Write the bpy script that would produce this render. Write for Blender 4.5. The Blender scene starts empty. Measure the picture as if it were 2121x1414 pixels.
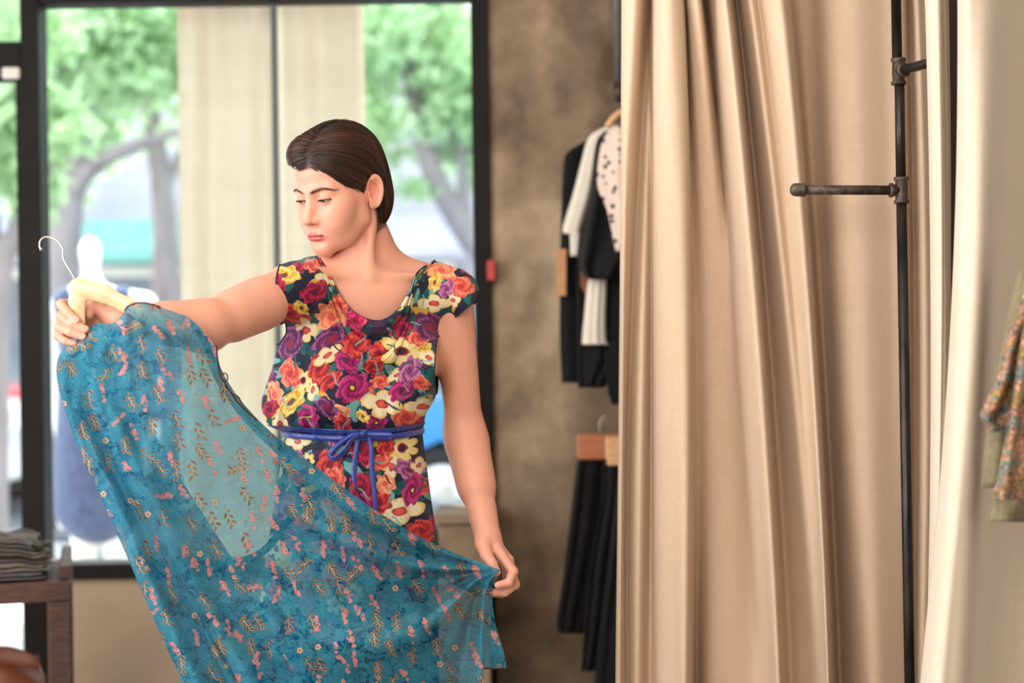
import bpy, bmesh, math, random
import numpy as np
from mathutils import Matrix, Vector

scene = bpy.context.scene
COL = scene.collection

# ---------------------------------------------------------------- camera
F_PX, CX, CY, CAM_Z, ROLL = 3535.0, 1060.5, 707.0, 1.22, math.radians(0.8)
cam_data = bpy.data.cameras.new('camera')
cam_data.sensor_width = 36.0
cam_data.lens = F_PX / 2121.0 * 36.0
cam_data.clip_start = 0.05
cam_data.clip_end = 200
cam_data.dof.use_dof = True
cam_data.dof.focus_distance = 3.34
cam_data.dof.aperture_fstop = 2.1
cam = bpy.data.objects.new('camera', cam_data)
COL.objects.link(cam)
_c, _s = math.cos(ROLL), math.sin(ROLL)
cam.matrix_world = Matrix(((_c, _s, 0, 0), (0, 0, -1, 0), (-_s, _c, 0, CAM_Z), (0, 0, 0, 1)))
scene.camera = cam

# ---------------------------------------------------------------- sky, sun, daylight, lamps
world = bpy.data.worlds.new('sky'); scene.world = world
world.use_nodes = True
_bg = world.node_tree.nodes['Background']
_bg.inputs[0].default_value = (0.88, 0.94, 1.0, 1)
_bg.inputs[1].default_value = 2.6
def lamp(name, kind, loc, target, energy, color, size=None, size_y=None, angle=None):
    d = bpy.data.lights.new(name, kind); d.energy = energy; d.color = color
    if kind == 'AREA':
        d.shape = 'RECTANGLE'; d.size = size; d.size_y = size_y or size
    if kind == 'SUN' and angle: d.angle = angle
    if kind == 'SPOT':
        d.shadow_soft_size = size; d.spot_size = angle; d.spot_blend = 0.8
    o = bpy.data.objects.new(name, d); COL.objects.link(o)
    o.location = loc
    o.rotation_euler = (Vector(target) - Vector(loc)).to_track_quat('-Z', 'Y').to_euler()
    return o
lamp('sun', 'SUN', (-6, 14, 12), (-1.5, 7, 0), 6.8, (1.0, 0.97, 0.92), angle=math.radians(1.0))
# area lamps: daylight from the left shop front, added unseen fill behind the camera
lamp('daylight_side', 'AREA', (-2.6, 2.2, 1.9), (0.4, 3.6, 1.35), 30, (1.0, 0.95, 0.90), 2.0, 1.8)
lamp('front_fill', 'AREA', (-1.3, -1.5, 2.3), (0.4, 3.8, 1.2), 84, (1.0, 0.91, 0.84), 2.0, 1.4)
lamp('ceiling_light', 'AREA', (-0.2, 2.5, 2.92), (0.5, 3.6, 1.0), 16, (1.0, 0.88, 0.74), 1.6, 1.0)

scene.view_settings.view_transform = 'Standard'
scene.view_settings.look = 'None'
scene.view_settings.exposure = 0.52
scene.view_settings.gamma = 1.0
scene.view_settings.use_curve_mapping = False
scene.cycles.use_denoising = True
scene.cycles.max_bounces = 7
scene.cycles.diffuse_bounces = 3
scene.cycles.transparent_max_bounces = 10
scene.cycles.use_adaptive_sampling = True
scene.cycles.adaptive_threshold = 0.025
scene.cycles.sample_clamp_indirect = 6.0
scene.cycles.caustics_reflective = False
scene.cycles.caustics_refractive = False
# ---------------------------------------------------------------- helpers
rng = np.random.default_rng(7)
random.seed(7)
def W(px, py, Y):
    """a point Y metres in front of the camera, at a place measured in the 2121x1414 photograph"""
    p = (px - CX) * Y / F_PX; q = -(py - CY) * Y / F_PX
    return np.array([p * _c + q * _s, Y, CAM_Z - p * _s + q * _c])
def lin(r, g, b):
    def f(c):
        c /= 255.0
        return c / 12.92 if c <= 0.04045 else ((c + 0.055) / 1.055) ** 2.4
    return (f(r), f(g), f(b))

def tag(o, label=None, cat=None, group=None, kind=None):
    if label: o['label'] = label
    if cat: o['category'] = cat
    if group: o['group'] = group
    if kind: o['kind'] = kind
    return o
def empty(name, loc, label=None, cat=None, group=None):
    o = bpy.data.objects.new(name, None); COL.objects.link(o)
    o.location = loc; o.empty_display_size = 0.05
    return tag(o, label, cat, group)
def mesh_obj(name, verts, faces, mat, parent=None, smooth=True, colors=None, uv=None):
    """verts (N,3) world; faces = list of tuples or an (M,3|4) array; parent keeps world placement"""
    verts = np.asarray(verts, np.float32)
    me = bpy.data.meshes.new(name)
    if isinstance(faces, np.ndarray):
        M, k = faces.shape
        me.vertices.add(len(verts)); me.vertices.foreach_set('co', verts.ravel())
        me.loops.add(M * k); me.loops.foreach_set('vertex_index', faces.astype(np.int32).ravel())
        me.polygons.add(M); me.polygons.foreach_set('loop_start', np.arange(0, M * k, k, dtype=np.int32))
        me.polygons.foreach_set('loop_total', np.full(M, k, np.int32))
        me.update(calc_edges=True); me.validate()
    else:
        me.from_pydata([tuple(map(float, v)) for v in verts], [], [tuple(int(i) for i in f) for f in faces])
        me.update()
    if smooth:
        me.polygons.foreach_set('use_smooth', np.ones(len(me.polygons), bool))
    if colors is not None:
        a = me.color_attributes.new('col', 'FLOAT_COLOR', 'POINT')
        c = np.ones((len(verts), 4), np.float32); c[:, :colors.shape[1]] = colors
        a.data.foreach_set('color', c.ravel())
    if uv is not None:
        a = me.attributes.new('st', 'FLOAT_VECTOR', 'POINT')
        c = np.zeros((len(verts), 3), np.float32); c[:, :uv.shape[1]] = uv
        a.data.foreach_set('vector', c.ravel())
    me.materials.append(mat)
    o = bpy.data.objects.new(name, me); COL.objects.link(o)
    if parent is not None: adopt(o, parent)
    return o
def world_loc(o):
    v = Vector(o.location)
    while o.parent is not None:
        o = o.parent; v += Vector(o.location)
    return v
def adopt(o, parent):
    o.parent = parent
    o.location = Vector(o.location) - world_loc(parent)
class MB:
    """collects boxes, tubes and lathes into one mesh"""
    def __init__(s): s.v = []; s.f = []
    def add(s, verts, faces):
        n = len(s.v); s.v += [tuple(map(float, v)) for v in verts]; s.f += [tuple(int(i) + n for i in f) for f in faces]; return s
    def box(s, lo, hi, rot=None, bevel=0.0):
        lo = np.array(lo, float); hi = np.array(hi, float)
        c = (lo + hi) / 2; h = (hi - lo) / 2
        bm = bmesh.new(); bmesh.ops.create_cube(bm, size=2)
        for v in bm.verts: v.co = Vector((v.co.x * h[0], v.co.y * h[1], v.co.z * h[2]))
        if bevel: bmesh.ops.bevel(bm, geom=bm.edges[:], offset=bevel, segments=2, profile=0.5, affect='EDGES')
        bm.verts.index_update()
        V = [np.array((rot @ v.co) if rot is not None else v.co) + c for v in bm.verts]
        s.add(V, [[v.index for v in f.verts] for f in bm.faces]); bm.free(); return s
    def tube(s, pts, r, n=10, cap=True, flat=None):
        pts = np.asarray(pts, float); m = len(pts)
        r = np.broadcast_to(np.asarray(r, float), (m,))
        t = np.gradient(pts, axis=0); t /= np.linalg.norm(t, axis=1)[:, None] + 1e-12
        up = np.array([0, 0, 1.0]) if abs(t[0][2]) < .9 else np.array([0, 1.0, 0])
        if flat is not None: up = np.array(flat[0], float)
        V = []; a = np.linspace(0, 2 * np.pi, n, endpoint=False)
        for i in range(m):
            u = up - t[i] * (up @ t[i]); u /= np.linalg.norm(u) + 1e-12; up = u if flat is None else up
            w = np.cross(t[i], u); k = 1.0 if flat is None else flat[1]
            for q in a: V.append(pts[i] + r[i] * (np.cos(q) * u + np.sin(q) * w * k))
        Fc = [(i * n + j, i * n + (j + 1) % n, (i + 1) * n + (j + 1) % n, (i + 1) * n + j) for i in range(m - 1) for j in range(n)]
        if cap: Fc += [tuple(range(n))[::-1], tuple(range((m - 1) * n, m * n))]
        return s.add(V, Fc)
    def lathe(s, prof, axis_o, axis=(0, 0, 1), n=20, cap=True):
        """prof: list of (radius, height along axis)"""
        ax = np.array(axis, float); ax /= np.linalg.norm(ax)
        u = np.cross(ax, (0, 1, 0.01)); u /= np.linalg.norm(u); w = np.cross(ax, u); o = np.array(axis_o, float)
        V = [o + ax * h + r * (np.cos(q) * u + np.sin(q) * w) for r, h in prof for q in np.linspace(0, 2 * np.pi, n, endpoint=False)]
        m = len(prof)
        Fc = [(i * n + j, i * n + (j + 1) % n, (i + 1) * n + (j + 1) % n, (i + 1) * n + j) for i in range(m - 1) for j in range(n)]
        if cap: Fc += [tuple(range(n))[::-1], tuple(range((m - 1) * n, m * n))]
        return s.add(V, Fc)
    def build(s, name, mat, parent=None, smooth=False):
        o = mesh_obj(name, s.v, s.f, mat, parent, smooth)
        bm = bmesh.new(); bm.from_mesh(o.data); bmesh.ops.recalc_face_normals(bm, faces=bm.faces[:]); bm.to_mesh(o.data); bm.free()
        if smooth == 'auto':
            pass
        return o
def spline(pts, n):
    """Catmull-Rom through points, n samples, any dimension"""
    P = np.asarray(pts, float); m = len(P)
    E_ = np.vstack([2 * P[0] - P[1], P, 2 * P[-1] - P[-2]])
    t = np.linspace(0, m - 1 - 1e-9, n); i = t.astype(int); u = (t - i)[:, None]
    a, b, c, d = E_[i], E_[i + 1], E_[i + 2], E_[i + 3]
    return .5 * (2 * b + (c - a) * u + (2 * a - 5 * b + 4 * c - d) * u ** 2 + (3 * b - a - 3 * c + d) * u ** 3)
def evenly(pts, n):
    P = np.asarray(pts, float); L = np.r_[0, np.cumsum(np.linalg.norm(np.diff(P, axis=0), axis=1))]
    q = np.linspace(0, L[-1], n)
    return np.stack([np.interp(q, L, P[:, k]) for k in range(P.shape[1])], 1)
def sm(a, b, x):
    t = np.clip((x - a) / (b - a), 0, 1); return t * t * (3 - 2 * t)
def grid_faces(nu, nv, closed_u=False):
    i = np.arange(nv - 1)[:, None]; j = np.arange(nu if closed_u else nu - 1)[None]
    j2 = (j + 1) % nu
    return np.stack([i * nu + j, i * nu + j2, (i + 1) * nu + j2, (i + 1) * nu + j], -1).reshape(-1, 4)

# ---- materials
class MT:
    def __init__(s, name):
        s.m = bpy.data.materials.new(name); s.m.use_nodes = True
        s.nt = s.m.node_tree; s.nt.nodes.clear()
        s.out = s.n('ShaderNodeOutputMaterial')
    def n(s, t, **kw):
        x = s.nt.nodes.new(t)
        for k, v in kw.items(): setattr(x, k, v)
        return x
    def put(s, sock, v):
        if v is None: return
        if isinstance(v, bpy.types.NodeSocket): s.nt.links.new(v, sock)
        elif isinstance(v, (tuple, list)):
            v = tuple(v); k = len(sock.default_value); sock.default_value = (v + (1.0,))[:k] if len(v) < k else v[:k]
        else: sock.default_value = v
    def math(s, op, a, b=None, c=None):
        x = s.n('ShaderNodeMath', operation=op)
        for i, v in enumerate((a, b, c)): s.put(x.inputs[i], v)
        return x.outputs[0]
    def coord(s, which='Object'): return s.n('ShaderNodeTexCoord').outputs[which]
    def attr(s, name, out='Color'): return s.n('ShaderNodeAttribute', attribute_name=name).outputs[out]
    def mapping(s, vec, scale=(1, 1, 1), rot=(0, 0, 0), loc=(0, 0, 0)):
        x = s.n('ShaderNodeMapping'); s.put(x.inputs['Vector'], vec); s.put(x.inputs['Scale'], scale); s.put(x.inputs['Rotation'], rot); s.put(x.inputs['Location'], loc)
        return x.outputs[0]
    def noise(s, vec, scale, detail=3, rough=.5, dist=0.0, out='Fac'):
        x = s.n('ShaderNodeTexNoise'); s.put(x.inputs['Vector'], vec); s.put(x.inputs['Scale'], scale); s.put(x.inputs['Detail'], detail)
        s.put(x.inputs['Roughness'], rough); s.put(x.inputs['Distortion'], dist); return x.outputs[out]
    def voronoi(s, vec, scale, feature='F1', out='Distance', rand=1.0):
        x = s.n('ShaderNodeTexVoronoi', feature=feature); s.put(x.inputs['Vector'], vec); s.put(x.inputs['Scale'], scale); s.put(x.inputs['Randomness'], rand)
        return x.outputs[out]
    def ramp(s, fac, stops, interp='LINEAR'):
        x = s.n('ShaderNodeValToRGB'); s.put(x.inputs[0], fac); r = x.color_ramp; r.interpolation = interp
        while len(r.elements) < len(stops): r.elements.new(0.5)
        for e, (p, c) in zip(r.elements, stops):
            e.position = p; e.color = (tuple(c) + (1.0,))[:4] if isinstance(c, (tuple, list)) else (c, c, c, 1)
        return x.outputs[0]
    def mix(s, fac, a, b, mode='MIX'):
        x = s.n('ShaderNodeMix', data_type='RGBA', blend_type=mode)
        s.put(x.inputs[0], fac); s.put(x.inputs[6], a); s.put(x.inputs[7], b); return x.outputs[2]
    def bump(s, h, strength=.3, dist=.01, normal=None):
        x = s.n('ShaderNodeBump'); s.put(x.inputs['Height'], h); s.put(x.inputs['Strength'], strength); s.put(x.inputs['Distance'], dist); s.put(x.inputs['Normal'], normal)
        return x.outputs[0]
    def bsdf(s, color=(.8, .8, .8), rough=.6, metal=0.0, normal=None, **kw):
        x = s.n('ShaderNodeBsdfPrincipled')
        s.put(x.inputs['Base Color'], color); s.put(x.inputs['Roughness'], rough); s.put(x.inputs['Metallic'], metal); s.put(x.inputs['Normal'], normal)
        for k, v in kw.items(): s.put(x.inputs[k.replace('_', ' ')], v)
        return x.outputs[0]
    def mixsh(s, fac, a, b):
        x = s.n('ShaderNodeMixShader'); s.put(x.inputs[0], fac); s.put(x.inputs[1], a); s.put(x.inputs[2], b); return x.outputs[0]
    def done(s, sh):
        s.nt.links.new(sh, s.out.inputs[0]); return s.m
def simple(name, c1, c2=None, scale=20.0, stretch=(1, 1, 1), rough=.6, metal=0.0, bump=0.0, bscale=None, detail=4, bdist=.004, **kw):
    m = MT(name); v = m.mapping(m.coord(), stretch)
    col = c1 if c2 is None else m.ramp(m.noise(v, scale, detail), [(.3, c1), (.7, c2)])
    nrm = m.bump(m.noise(v, bscale or scale * 3, detail), bump, bdist) if bump else None
    return m.done(m.bsdf(col, rough, metal, nrm, **kw))
def cloth(name, c1, c2=None, weave=900.0, translucent=0.15, rough=.9, scale=25.0, slub=(1, 1, .12), bump=.25, sheen=.2):
    """woven cloth with slubs; some light passes through"""
    m = MT(name); co = m.coord()
    n1 = m.noise(m.mapping(co, slub), scale * 4, 1); n2 = m.noise(m.mapping(co, (slub[2], 1, slub[0])), scale * 4, 1)
    f = m.math('MULTIPLY', m.math('ADD', n1, n2), .5)
    col = m.ramp(f, [(.35, c1), (.65, c2 or c1)])
    fine = m.noise(co, weave, 0)
    nrm = m.bump(m.math('ADD', m.math('MULTIPLY', f, 1.2), m.math('MULTIPLY', fine, .5)), bump, .003)
    b = m.bsdf(col, rough, 0, nrm, Sheen_Weight=sheen, Sheen_Roughness=.5, Specular_IOR_Level=.2)
    if translucent:
        t = m.n('ShaderNodeBsdfTranslucent'); m.put(t.inputs[0], col)
        b = m.mixsh(translucent, b, t.outputs[0])
    return m.done(b)

# ---- signed distance fields and a sparse surface-net mesher
def smin(a, b, k):
    h = np.clip(.5 + .5 * (b - a) / k, 0, 1); return b + (a - b) * h - k * h * (1 - h)
def smax(a, b, k): return -smin(-a, -b, k)
def sph(p, c, r): return np.linalg.norm(p - np.asarray(c, np.float32), axis=1) - r
def ell(p, c, r, R=None):
    q = p - np.asarray(c, np.float32)
    if R is not None: q = q @ np.asarray(R, np.float32)
    r = np.asarray(r, np.float32)
    k0 = np.sqrt(((q / r) ** 2).sum(1)); k1 = np.sqrt(((q / (r * r)) ** 2).sum(1)) + 1e-9
    return k0 * (k0 - 1) / k1
def cap(p, a, b, ra, rb=None):
    a = np.asarray(a, np.float32); b = np.asarray(b, np.float32); rb = ra if rb is None else rb
    ab = b - a; q = p - a
    t = np.clip(q @ ab / (ab @ ab + 1e-12), 0, 1).astype(np.float32)
    return np.linalg.norm(q - t[:, None] * ab, axis=1) - (ra + (rb - ra) * t)
def surface_net(f, lo, hi, h, B=7, slack=1.25, newton=1):
    lo = np.asarray(lo, np.float64); hi = np.asarray(hi, np.float64)
    nb = np.maximum(1, np.ceil((hi - lo) / (h * B)).astype(int))
    g = np.stack(np.meshgrid(*[np.arange(n) for n in nb], indexing='ij'), -1).reshape(-1, 3)
    cen = (lo + (g + .5) * h * B).astype(np.float32)
    d = np.concatenate([f(cen[i:i + 200000]) for i in range(0, len(cen), 200000)])
    g = g[np.abs(d) < h * B * .87 * slack]
    off = np.stack(np.meshgrid(*[np.arange(B + 1)] * 3, indexing='ij'), -1).reshape(-1, 3)
    dim = nb * B + 2
    key = lambda c: (c[..., 0].astype(np.int64) * dim[1] + c[..., 1]) * dim[2] + c[..., 2]
    keys = []; verts = []; E0 = []
    corners = [(i, j, k) for i in (0, 1) for j in (0, 1) for k in (0, 1)]
    edges = [(a, b) for a in range(8) for b in range(8) if a < b and sum(abs(x - y) for x, y in zip(corners[a], corners[b])) == 1]
    for s in range(0, len(g), 700):
        gb = g[s:s + 700]
        gi = gb[:, None] * B + off[None]
        D = f((lo + gi.reshape(-1, 3) * h).astype(np.float32)).reshape(len(gb), B + 1, B + 1, B + 1)
        C = np.stack([D[:, i:i + B, j:j + B, k:k + B] for i, j, k in corners], -1)
        sg = C < 0; n = sg.sum(-1); act = (n > 0) & (n < 8)
        bi, ci, cj, ck = np.nonzero(act); cv = C[act]
        acc = np.zeros((len(cv), 3)); cnt = np.zeros(len(cv))
        for a, b in edges:
            x = (cv[:, a] < 0) != (cv[:, b] < 0)
            t = cv[:, a] / np.where(x, cv[:, a] - cv[:, b], 1)
            pt = np.array(corners[a]) + t[:, None] * (np.array(corners[b]) - np.array(corners[a]))
            acc += pt * x[:, None]; cnt += x
        cell = gb[bi] * B + np.stack([ci, cj, ck], -1)
        verts.append(lo + (cell + acc / cnt[:, None]) * h); keys.append(key(cell))
        for ax in range(3):
            o = [0, 0, 0]; o[ax] = 1; e = corners.index(tuple(o))
            x = (cv[:, 0] < 0) != (cv[:, e] < 0)
            E0.append((ax, cell[x], cv[x, 0] < 0))
    verts = np.concatenate(verts); keys = np.concatenate(keys)
    order = np.argsort(keys); sk = keys[order]
    def find(c):
        k = key(c); i = np.clip(np.searchsorted(sk, k), 0, len(sk) - 1)
        return np.where(sk[i] == k, order[i], -1)
    F = []
    for ax, cell, neg in E0:
        u = np.zeros(3, int); v = np.zeros(3, int); u[(ax + 1) % 3] = 1; v[(ax + 2) % 3] = 1
        q = np.stack([find(cell), find(cell - u), find(cell - u - v), find(cell - v)], 1)
        q = np.where(neg[:, None], q, q[:, ::-1]); F.append(q[(q >= 0).all(1)])
    F = np.concatenate(F)
    for _ in range(newton):
        v32 = verts.astype(np.float32); d0 = f(v32); gr = sdf_grad(f, v32, h * .5)
        verts = verts - np.clip(d0, -h, h)[:, None] * gr
    return verts, F
def sdf_grad(f, p, e):
    p = p.astype(np.float32)
    g = np.stack([f(p + np.eye(3, dtype=np.float32)[k] * e) - f(p - np.eye(3, dtype=np.float32)[k] * e) for k in range(3)], 1)
    return g / (np.linalg.norm(g, axis=1)[:, None] + 1e-9)
def keep(V, F, mask_face):
    F = F[mask_face]; used = np.unique(F); m = np.full(len(V), -1); m[used] = np.arange(len(used))
    return V[used], m[F]
def to_tris(F):
    return F if F.shape[1] == 3 else np.concatenate([F[:, [0, 1, 2]], F[:, [0, 2, 3]]])
def clip_mesh(V, T, g):
    """keep the side g >= 0 of a triangle mesh, cutting triangles along g = 0"""
    s = g >= 0; n = s[T].sum(1)
    out = [T[n == 3]]; newV = []; cache = {}; base = len(V)
    def cut(a, b):
        k = (a, b) if a < b else (b, a)
        if k not in cache:
            t = g[k[0]] / (g[k[0]] - g[k[1]]); t = min(max(t, 0.0), 1.0)
            cache[k] = base + len(newV); newV.append(V[k[0]] + t * (V[k[1]] - V[k[0]]))
        return cache[k]
    extra = []
    for t in T[(n == 1) | (n == 2)]:
        for r in range(3):
            a, b, c = int(t[r]), int(t[(r + 1) % 3]), int(t[(r + 2) % 3])
            if s[a] and not s[b] and not s[c]:
                extra.append((a, cut(a, b), cut(a, c))); break
            if s[a] and s[b] and not s[c]:
                x = cut(b, c); y = cut(a, c); extra += [(a, b, x), (a, x, y)]; break
    if newV: V = np.vstack([V, np.array(newV)])
    T = np.concatenate([out[0], np.array(extra, int).reshape(-1, 3)])
    return keep(V, T, np.ones(len(T), bool))
def boundary_loops(T):
    e = np.concatenate([T[:, [0, 1]], T[:, [1, 2]], T[:, [2, 0]]])
    k = np.sort(e, 1); _, inv, cnt = np.unique(k, axis=0, return_inverse=True, return_counts=True)
    b = e[cnt[inv.ravel()] == 1]; nxt = {int(x): int(y) for x, y in b}
    loops = []
    while nxt:
        a = next(iter(nxt)); L = [a]
        while L[-1] in nxt:
            L.append(nxt.pop(L[-1]))
        loops.append(L)
    return loops
def split_tris(V, T, mask):
    """quarter the masked triangles (shared edges get shared midpoints)"""
    S = T[mask]; e = np.sort(np.concatenate([S[:, [0, 1]], S[:, [1, 2]], S[:, [2, 0]]]), 1)
    u, inv = np.unique(e, axis=0, return_inverse=True); inv = inv.ravel()
    mid = (V[u[:, 0]] + V[u[:, 1]]) / 2; n = len(S); o = len(V)
    ab, bc, ca = inv[:n] + o, inv[n:2 * n] + o, inv[2 * n:] + o
    N_ = np.concatenate([np.stack([S[:, 0], ab, ca], 1), np.stack([S[:, 1], bc, ab], 1), np.stack([S[:, 2], ca, bc], 1), np.stack([ab, bc, ca], 1)])
    return np.vstack([V, mid]), np.concatenate([T[~mask], N_]), u
# ---------------------------------------------------------------- room
YB = 5.5
def concrete(name, a, b, c):
    m = MT(name); co = m.coord()
    n1 = m.noise(m.mapping(co, (1, 1, .8)), 1.7, 4, .6, .6); n2 = m.noise(co, 9, 3, .6); n3 = m.noise(m.mapping(co, (3, 3, .5)), 2.2, 2)
    f = m.math('ADD', m.math('MULTIPLY', n1, .55), m.math('ADD', m.math('MULTIPLY', n2, .25), m.math('MULTIPLY', n3, .2)))
    col = m.ramp(f, [(.38, a), (.5, b), (.61, c)])
    pits = m.ramp(m.voronoi(co, 14), [(.0, 0.0), (.09, 1.0)])
    col = m.mix(m.math('MULTIPLY', m.math('SUBTRACT', 1.0, pits), .35), col, a)
    return m.done(m.bsdf(col, .85, 0, m.bump(m.math('ADD', n2, m.math('MULTIPLY', pits, .3)), .35, .01)))
M_CONC = concrete('concrete', lin(92, 74, 60), lin(146, 124, 102), lin(188, 165, 138))
M_PLASTER = simple('plaster', lin(164, 144, 124), lin(184, 163, 142), 3, rough=.85, bump=.1)
M_FRAME = simple('dark_bronze_frame', lin(17, 13, 12), lin(24, 19, 17), 12, rough=.6, bump=.05, Specular_IOR_Level=.2)
M_FLOOR = concrete('floor_concrete', lin(120, 108, 96), lin(150, 138, 124), lin(170, 158, 144))
M_WHITE = simple('white_paint', lin(232, 228, 220), lin(240, 236, 230), 4, rough=.8)
def glass_mat():
    m = MT('window_glass')
    t = m.n('ShaderNodeBsdfTransparent'); m.put(t.inputs[0], (.97, 1.0, .985))
    g = m.n('ShaderNodeBsdfGlossy'); m.put(g.inputs['Roughness'], .02)
    lw = m.n('ShaderNodeLayerWeight'); m.put(lw.inputs[0], .12)
    return m.done(m.mixsh(m.math('MULTIPLY', lw.outputs['Fresnel'], .35), t.outputs[0], g.outputs[0]))
M_GLASS = glass_mat()
X_L0, X_L1 = W(53, 700, YB)[0], W(91, 700, YB)[0]
X_R0, X_R1 = W(984, 700, YB)[0], W(1020, 700, YB)[0]
Z_HEAD = W(530, 3, YB)[2]; Z_S1 = W(220, 1164, YB)[2]; Z_S0 = W(220, 1197, YB)[2]
def struct(name, lo, hi, mat, bevel=0.0, parent=None):
    o = MB().box(lo, hi, bevel=bevel).build(name, mat, parent)
    if parent is None: tag(o, kind='structure')
    return o
def stag(o, label): return tag(o, label, kind='structure')
stag(struct('floor', (-3.2, -2.4, -.12), (2.9, 5.74, 0), M_FLOOR), 'grey concrete shop floor under the shopper')
stag(struct('ceiling', (-3.2, -2.4, 3.0), (2.9, 5.74, 3.1), M_WHITE), 'white painted ceiling above the shop')
stag(struct('wall_back', (X_R1, YB, 0), (2.9, YB + .24, 3.0), M_CONC), 'mottled bare concrete wall beside the tall window')
stag(struct('wall_right', (2.7, -2.4, 0), (2.9, YB, 3.0), M_WHITE), 'white painted wall behind the fitting curtains')
stag(struct('wall_front', (-3.2, -2.5, 0), (2.9, -2.4, 3.0), M_WHITE), 'white painted wall opposite the window')
lw_ = MB(); lw_.box((-3.2, 3.3, 0), (-3.05, 5.5, 3.0)); lw_.box((-3.2, -2.4, 0), (-3.05, .2, 3.0)); lw_.box((-3.2, .2, 0), (-3.05, 3.3, .35)); lw_.box((-3.2, .2, 2.7), (-3.05, 3.3, 3.0))
stag(lw_.build('wall_left', M_WHITE), 'white wall with the wide shop-front opening')
stag(struct('wall_low', (X_L1, YB, 0), (X_R0, YB + .2, Z_S0), M_PLASTER), 'low beige plaster wall under the tall window')
stag(struct('wall_upper', (-3.2, YB, Z_HEAD + .07), (X_R1, YB + .24, 3.0), M_CONC), 'concrete lintel above the tall window')
# tall window: dark frame members and panes
win = empty('window_1', (X_L1, YB, Z_S0)); stag(win, 'tall shop window in a dark bronze frame'); 
struct('frame_post', (X_L0, YB - .02, 0), (X_L1, YB + .09, 3.0), M_FRAME, .003, win)
struct('frame_post', (X_R0, YB - .02, 0), (X_R1, YB + .09, 3.0), M_FRAME, .003, win)
struct('frame_head', (X_L1, YB - .01, Z_HEAD), (X_R0, YB + .09, Z_HEAD + .07), M_FRAME, .003, win)
struct('frame_sill', (X_L1, YB - .03, Z_S0), (X_R0, YB + .09, Z_S1), M_FRAME, .003, win)
xm = W(568, 300, YB)[0]
struct('mullion', (xm - .009, YB + .02, Z_S1), (xm + .009, YB + .06, Z_HEAD), simple('mullion_grey', lin(52, 66, 70), rough=.4), .002, win)
struct('pane', (X_L1, YB + .038, Z_S1), (xm - .009, YB + .044, Z_HEAD), M_GLASS, 0, win)
struct('pane', (xm + .009, YB + .038, Z_S1), (X_R0, YB + .044, Z_HEAD), M_GLASS, 0, win)
# glazed door left of the window
ZD1, ZD0 = W(20, 88, YB)[2], W(20, 166, YB)[2]
door = empty('door_1', (-2.5, YB, 0)); stag(door, 'glazed shop door in a dark frame with transom')
struct('transom_bar', (-2.7, YB - .02, ZD0 + .03), (X_L0, YB + .09, ZD1), M_FRAME, .003, door)
struct('door_rail', (-2.62, YB, ZD0 - .002), (X_L0, YB + .05, ZD0 + .03), M_FRAME, .003, door)
struct('door_stile', (X_L0 - .022, YB, 0), (X_L0, YB + .06, ZD0), M_FRAME, .003, door)
struct('door_stile', (-2.66, YB, 0), (-2.6, YB + .06, ZD0), M_FRAME, .003, door)
struct('bottom_rail', (-2.6, YB, .0), (X_L0 - .022, YB + .05, .14), M_FRAME, .003, door)
struct('pane', (-2.6, YB + .02, .14), (X_L0 - .022, YB + .026, ZD0), M_GLASS, 0, door)
struct('pane', (-2.7, YB + .02, ZD1), (X_L0, YB + .026, 2.9), M_GLASS, 0, door)
struct('frame_post', (-2.74, YB - .02, 0), (-2.66, YB + .09, 3.0), M_FRAME, .003, door)
a, b = W(4, 163, YB - .04), W(40, 139, YB - .04)
door_closer = MB().box((a[0], YB - .045, a[2]), (b[0], YB - .02, b[2]), bevel=.006).build('door_closer', M_WHITE, door)
# small red plate on the concrete edge
a, b = W(1010, 582, YB), W(1026, 540, YB)
tag(MB().box((a[0], YB - .05, a[2]), (b[0], YB - .02, b[2]), bevel=.003).build('alarm_plate', simple('red_plastic', lin(196, 52, 44), lin(180, 40, 36), 30, rough=.4)),
    'small red plate fixed at the edge of the window frame', 'plate')
# pale pedestal below the window, seen between arm and dress
a, b = W(908, 1062, 5.2), W(1012, 1062, 5.2)
ped = MB(); ped.box((a[0], 5.18, 0), (b[0], 5.46, a[2] - .03), bevel=.004); ped.box((a[0] - .01, 5.16, a[2] - .03), (b[0] + .01, 5.47, a[2]), bevel=.004)
tag(ped.build('pedestal', M_CONC), 'square concrete pedestal standing under the window by the arm', 'pedestal')
# two cream cloth panels hanging just outside the glass
M_PANEL = cloth('cream_panel_cloth', lin(230, 221, 209), lin(236, 228, 217), translucent=.36, bump=.05, scale=6)
def hanging_panel(p0, p1, Y, label, seed):
    x0, x1 = W(p0, 300, Y)[0], W(p1, 300, Y)[0]
    nu, nv = 60, 40; r = np.random.default_rng(seed)
    u = np.linspace(0, 1, nu)[None]; v = np.linspace(0, 1, nv)[:, None]
    x = x0 + (x1 - x0) * u + 0 * v; z = 2.75 - 2.35 * v + 0 * u
    y = Y + .012 * np.sin(u * 11 + r.random() * 6 + v) + .008 * np.sin(u * 23 + 2 * v + r.random() * 6)
    V = np.stack([x, y, z], -1).reshape(-1, 3)
    o = mesh_obj('cloth_panel', V, grid_faces(nu, nv), M_PANEL)
    md = o.modifiers.new('thickness', 'SOLIDIFY'); md.thickness = .002
    t = empty('hanging_banner', (x0, Y, 2.75), label, 'banner'); adopt(o, t)
    MB().tube([(x0 - .02, Y, 2.76), (x1 + .02, Y, 2.76)], .012, 10).build('top_rod', M_FRAME, t, True)
    return t
hanging_panel(371, 566, 5.86, 'cream cloth banner outside the window, on the left of the thin mullion', 1)
hanging_panel(566, 756, 5.90, 'cream cloth banner outside the window, behind the head of the shopper', 2)
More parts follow.
